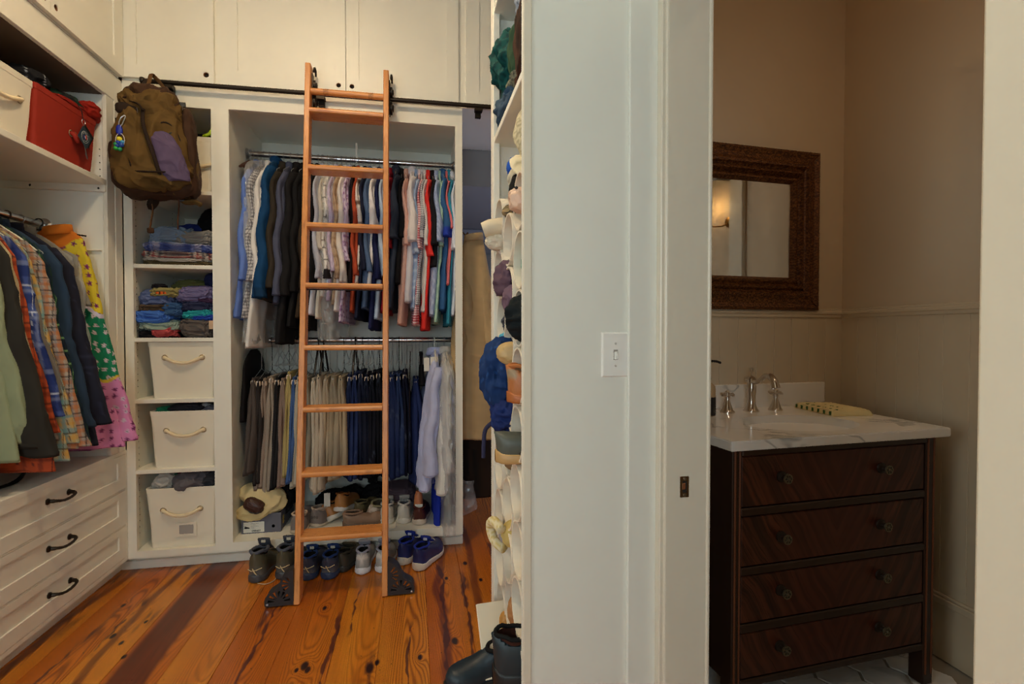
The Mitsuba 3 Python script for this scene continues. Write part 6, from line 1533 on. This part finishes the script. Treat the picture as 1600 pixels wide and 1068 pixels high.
for (x, y, z) in ((.105, .0, -.235), (.085, .01, -.25), (.145, -.05, .19)):
    part(bp, "buckle", bpm(bx(x - .014, x + .014, y - .012, y - .004, z - .012, z + .012, .003)), BLACKP)
for (x, y, z) in ((.142, -.062, .185), (.06, -.112, .055), (-.045, -.120, .135)):
    part(bp, "zip_pull", bpm(tube([(x, y, z), (x + .003, y - .004, z - .012), (x + .001, y - .005, z - .024)], .0035, 7, flat=.6)), mat("mat_zip_grey", (120, 116, 112), .35, .6), smooth=40)
part(bp, "ring", bpm(tube([(.092 + .013 * math.cos(a), -.128, .018 + .011 * math.sin(a)) for a in np.linspace(0, 6.283, 15)[:-1]], .0032, 7, closed=True)), BLACKP, smooth=40)
kc = thing("key_charm", "carabiner with blue clip and small green and yellow charm on the backpack", "key charm")
KX = (-1.302, 2.616, 2.165)
part(kc, "carabiner", tube([(KX[0] + a, KX[1], KX[2] + b) for a, b in ((.012, .052), (.026, .064), (.030, .058), (.016, .022), (.006, .012), (.002, .018), (.004, .034))], .0028, 7, closed=True), CHROME, smooth=40)
part(kc, "blue_clip", crumple((KX[0] + .004, KX[1], KX[2] - .004), (.013, .008, .021), 161, amp=.15, sub=3), mat("mat_clip_blue", (20, 40, 150), .35), smooth=True)
part(kc, "cord_loop", tube([(KX[0] + .008 + .018 * math.cos(a), KX[1] - .002, KX[2] - .050 + .030 * math.sin(a)) for a in np.linspace(0, 6.283, 17)[:-1]], .0016, 6, closed=True), mat("mat_cord_white", (190, 186, 190), .7), smooth=40)
for (dx, dz, r, c, nm) in ((.006, -.046, .011, (214, 200, 50), "bead"), (.002, -.062, .010, (30, 60, 150), "bead"), (.014, -.072, .010, (30, 70, 150), "bead"), (-.008, -.070, .010, (30, 130, 80), "bead"), (-.008, -.088, .010, (40, 150, 60), "bead"), (.008, -.092, .009, (36, 140, 90), "bead"), (.018, -.058, .008, (70, 150, 190), "bead"), (-.002, -.076, .009, (24, 50, 140), "bead")):
    part(kc, nm, trimesh.creation.icosphere(2, r).apply_translation((KX[0] + dx, KX[1] - .004, KX[2] + dz)), mat("mat_bead_%d_%d_%d" % c, c, .3), smooth=True)

# ------------------------------------------------------------------ coats hanging on the right side of the far unit
def coat(name, label, x, y, zt, zh, col, hw, th, seed, tails=.02, rot=0.0, sleeve=.62, cat_="coat"):
    return wardrobe(name, label, cat_, "left", (x, y), zt, zt - zh, col, sleeve=sleeve, sw=hw, hem=hw + .03, drop=.42, th=th, seed=seed, fold=1.8, sl_r=(.055, .045), flare=.03)
coat("trench_coat", "tan cotton trench coat on the side of the far unit", .365, 3.14, 1.835, .60, solid("#b89a70", .15), .105, .045, 171)
coat("grey_coat", "charcoal grey wool coat behind the tan trench coat", .345, 3.30, 1.62, .20, lines("#4c4a58", (0, .006, .002, 0, "#5c5a68", .6)), .075, .040, 172)
coat("black_coat", "black and dark brown coat behind the tan trench coat", .405, 3.24, 1.50, .22, lines("#17120f", (0, .06, .03, .1, "#2e1f14", .7)), .095, .04, 173)
bagged("crumpled clear film at the foot of the grey coat", "left", (.345, 3.18), .33, .20, .05, .05, 29)
solo("brass_door_hook", tube(bez([(.279, 3.14, 1.86), (.30, 3.14, 1.858), (.315, 3.14, 1.845), (.33, 3.14, 1.86)], 5), .005, 7), BRASS, "brass coat hook above the trench coat", "hook", smooth=40)
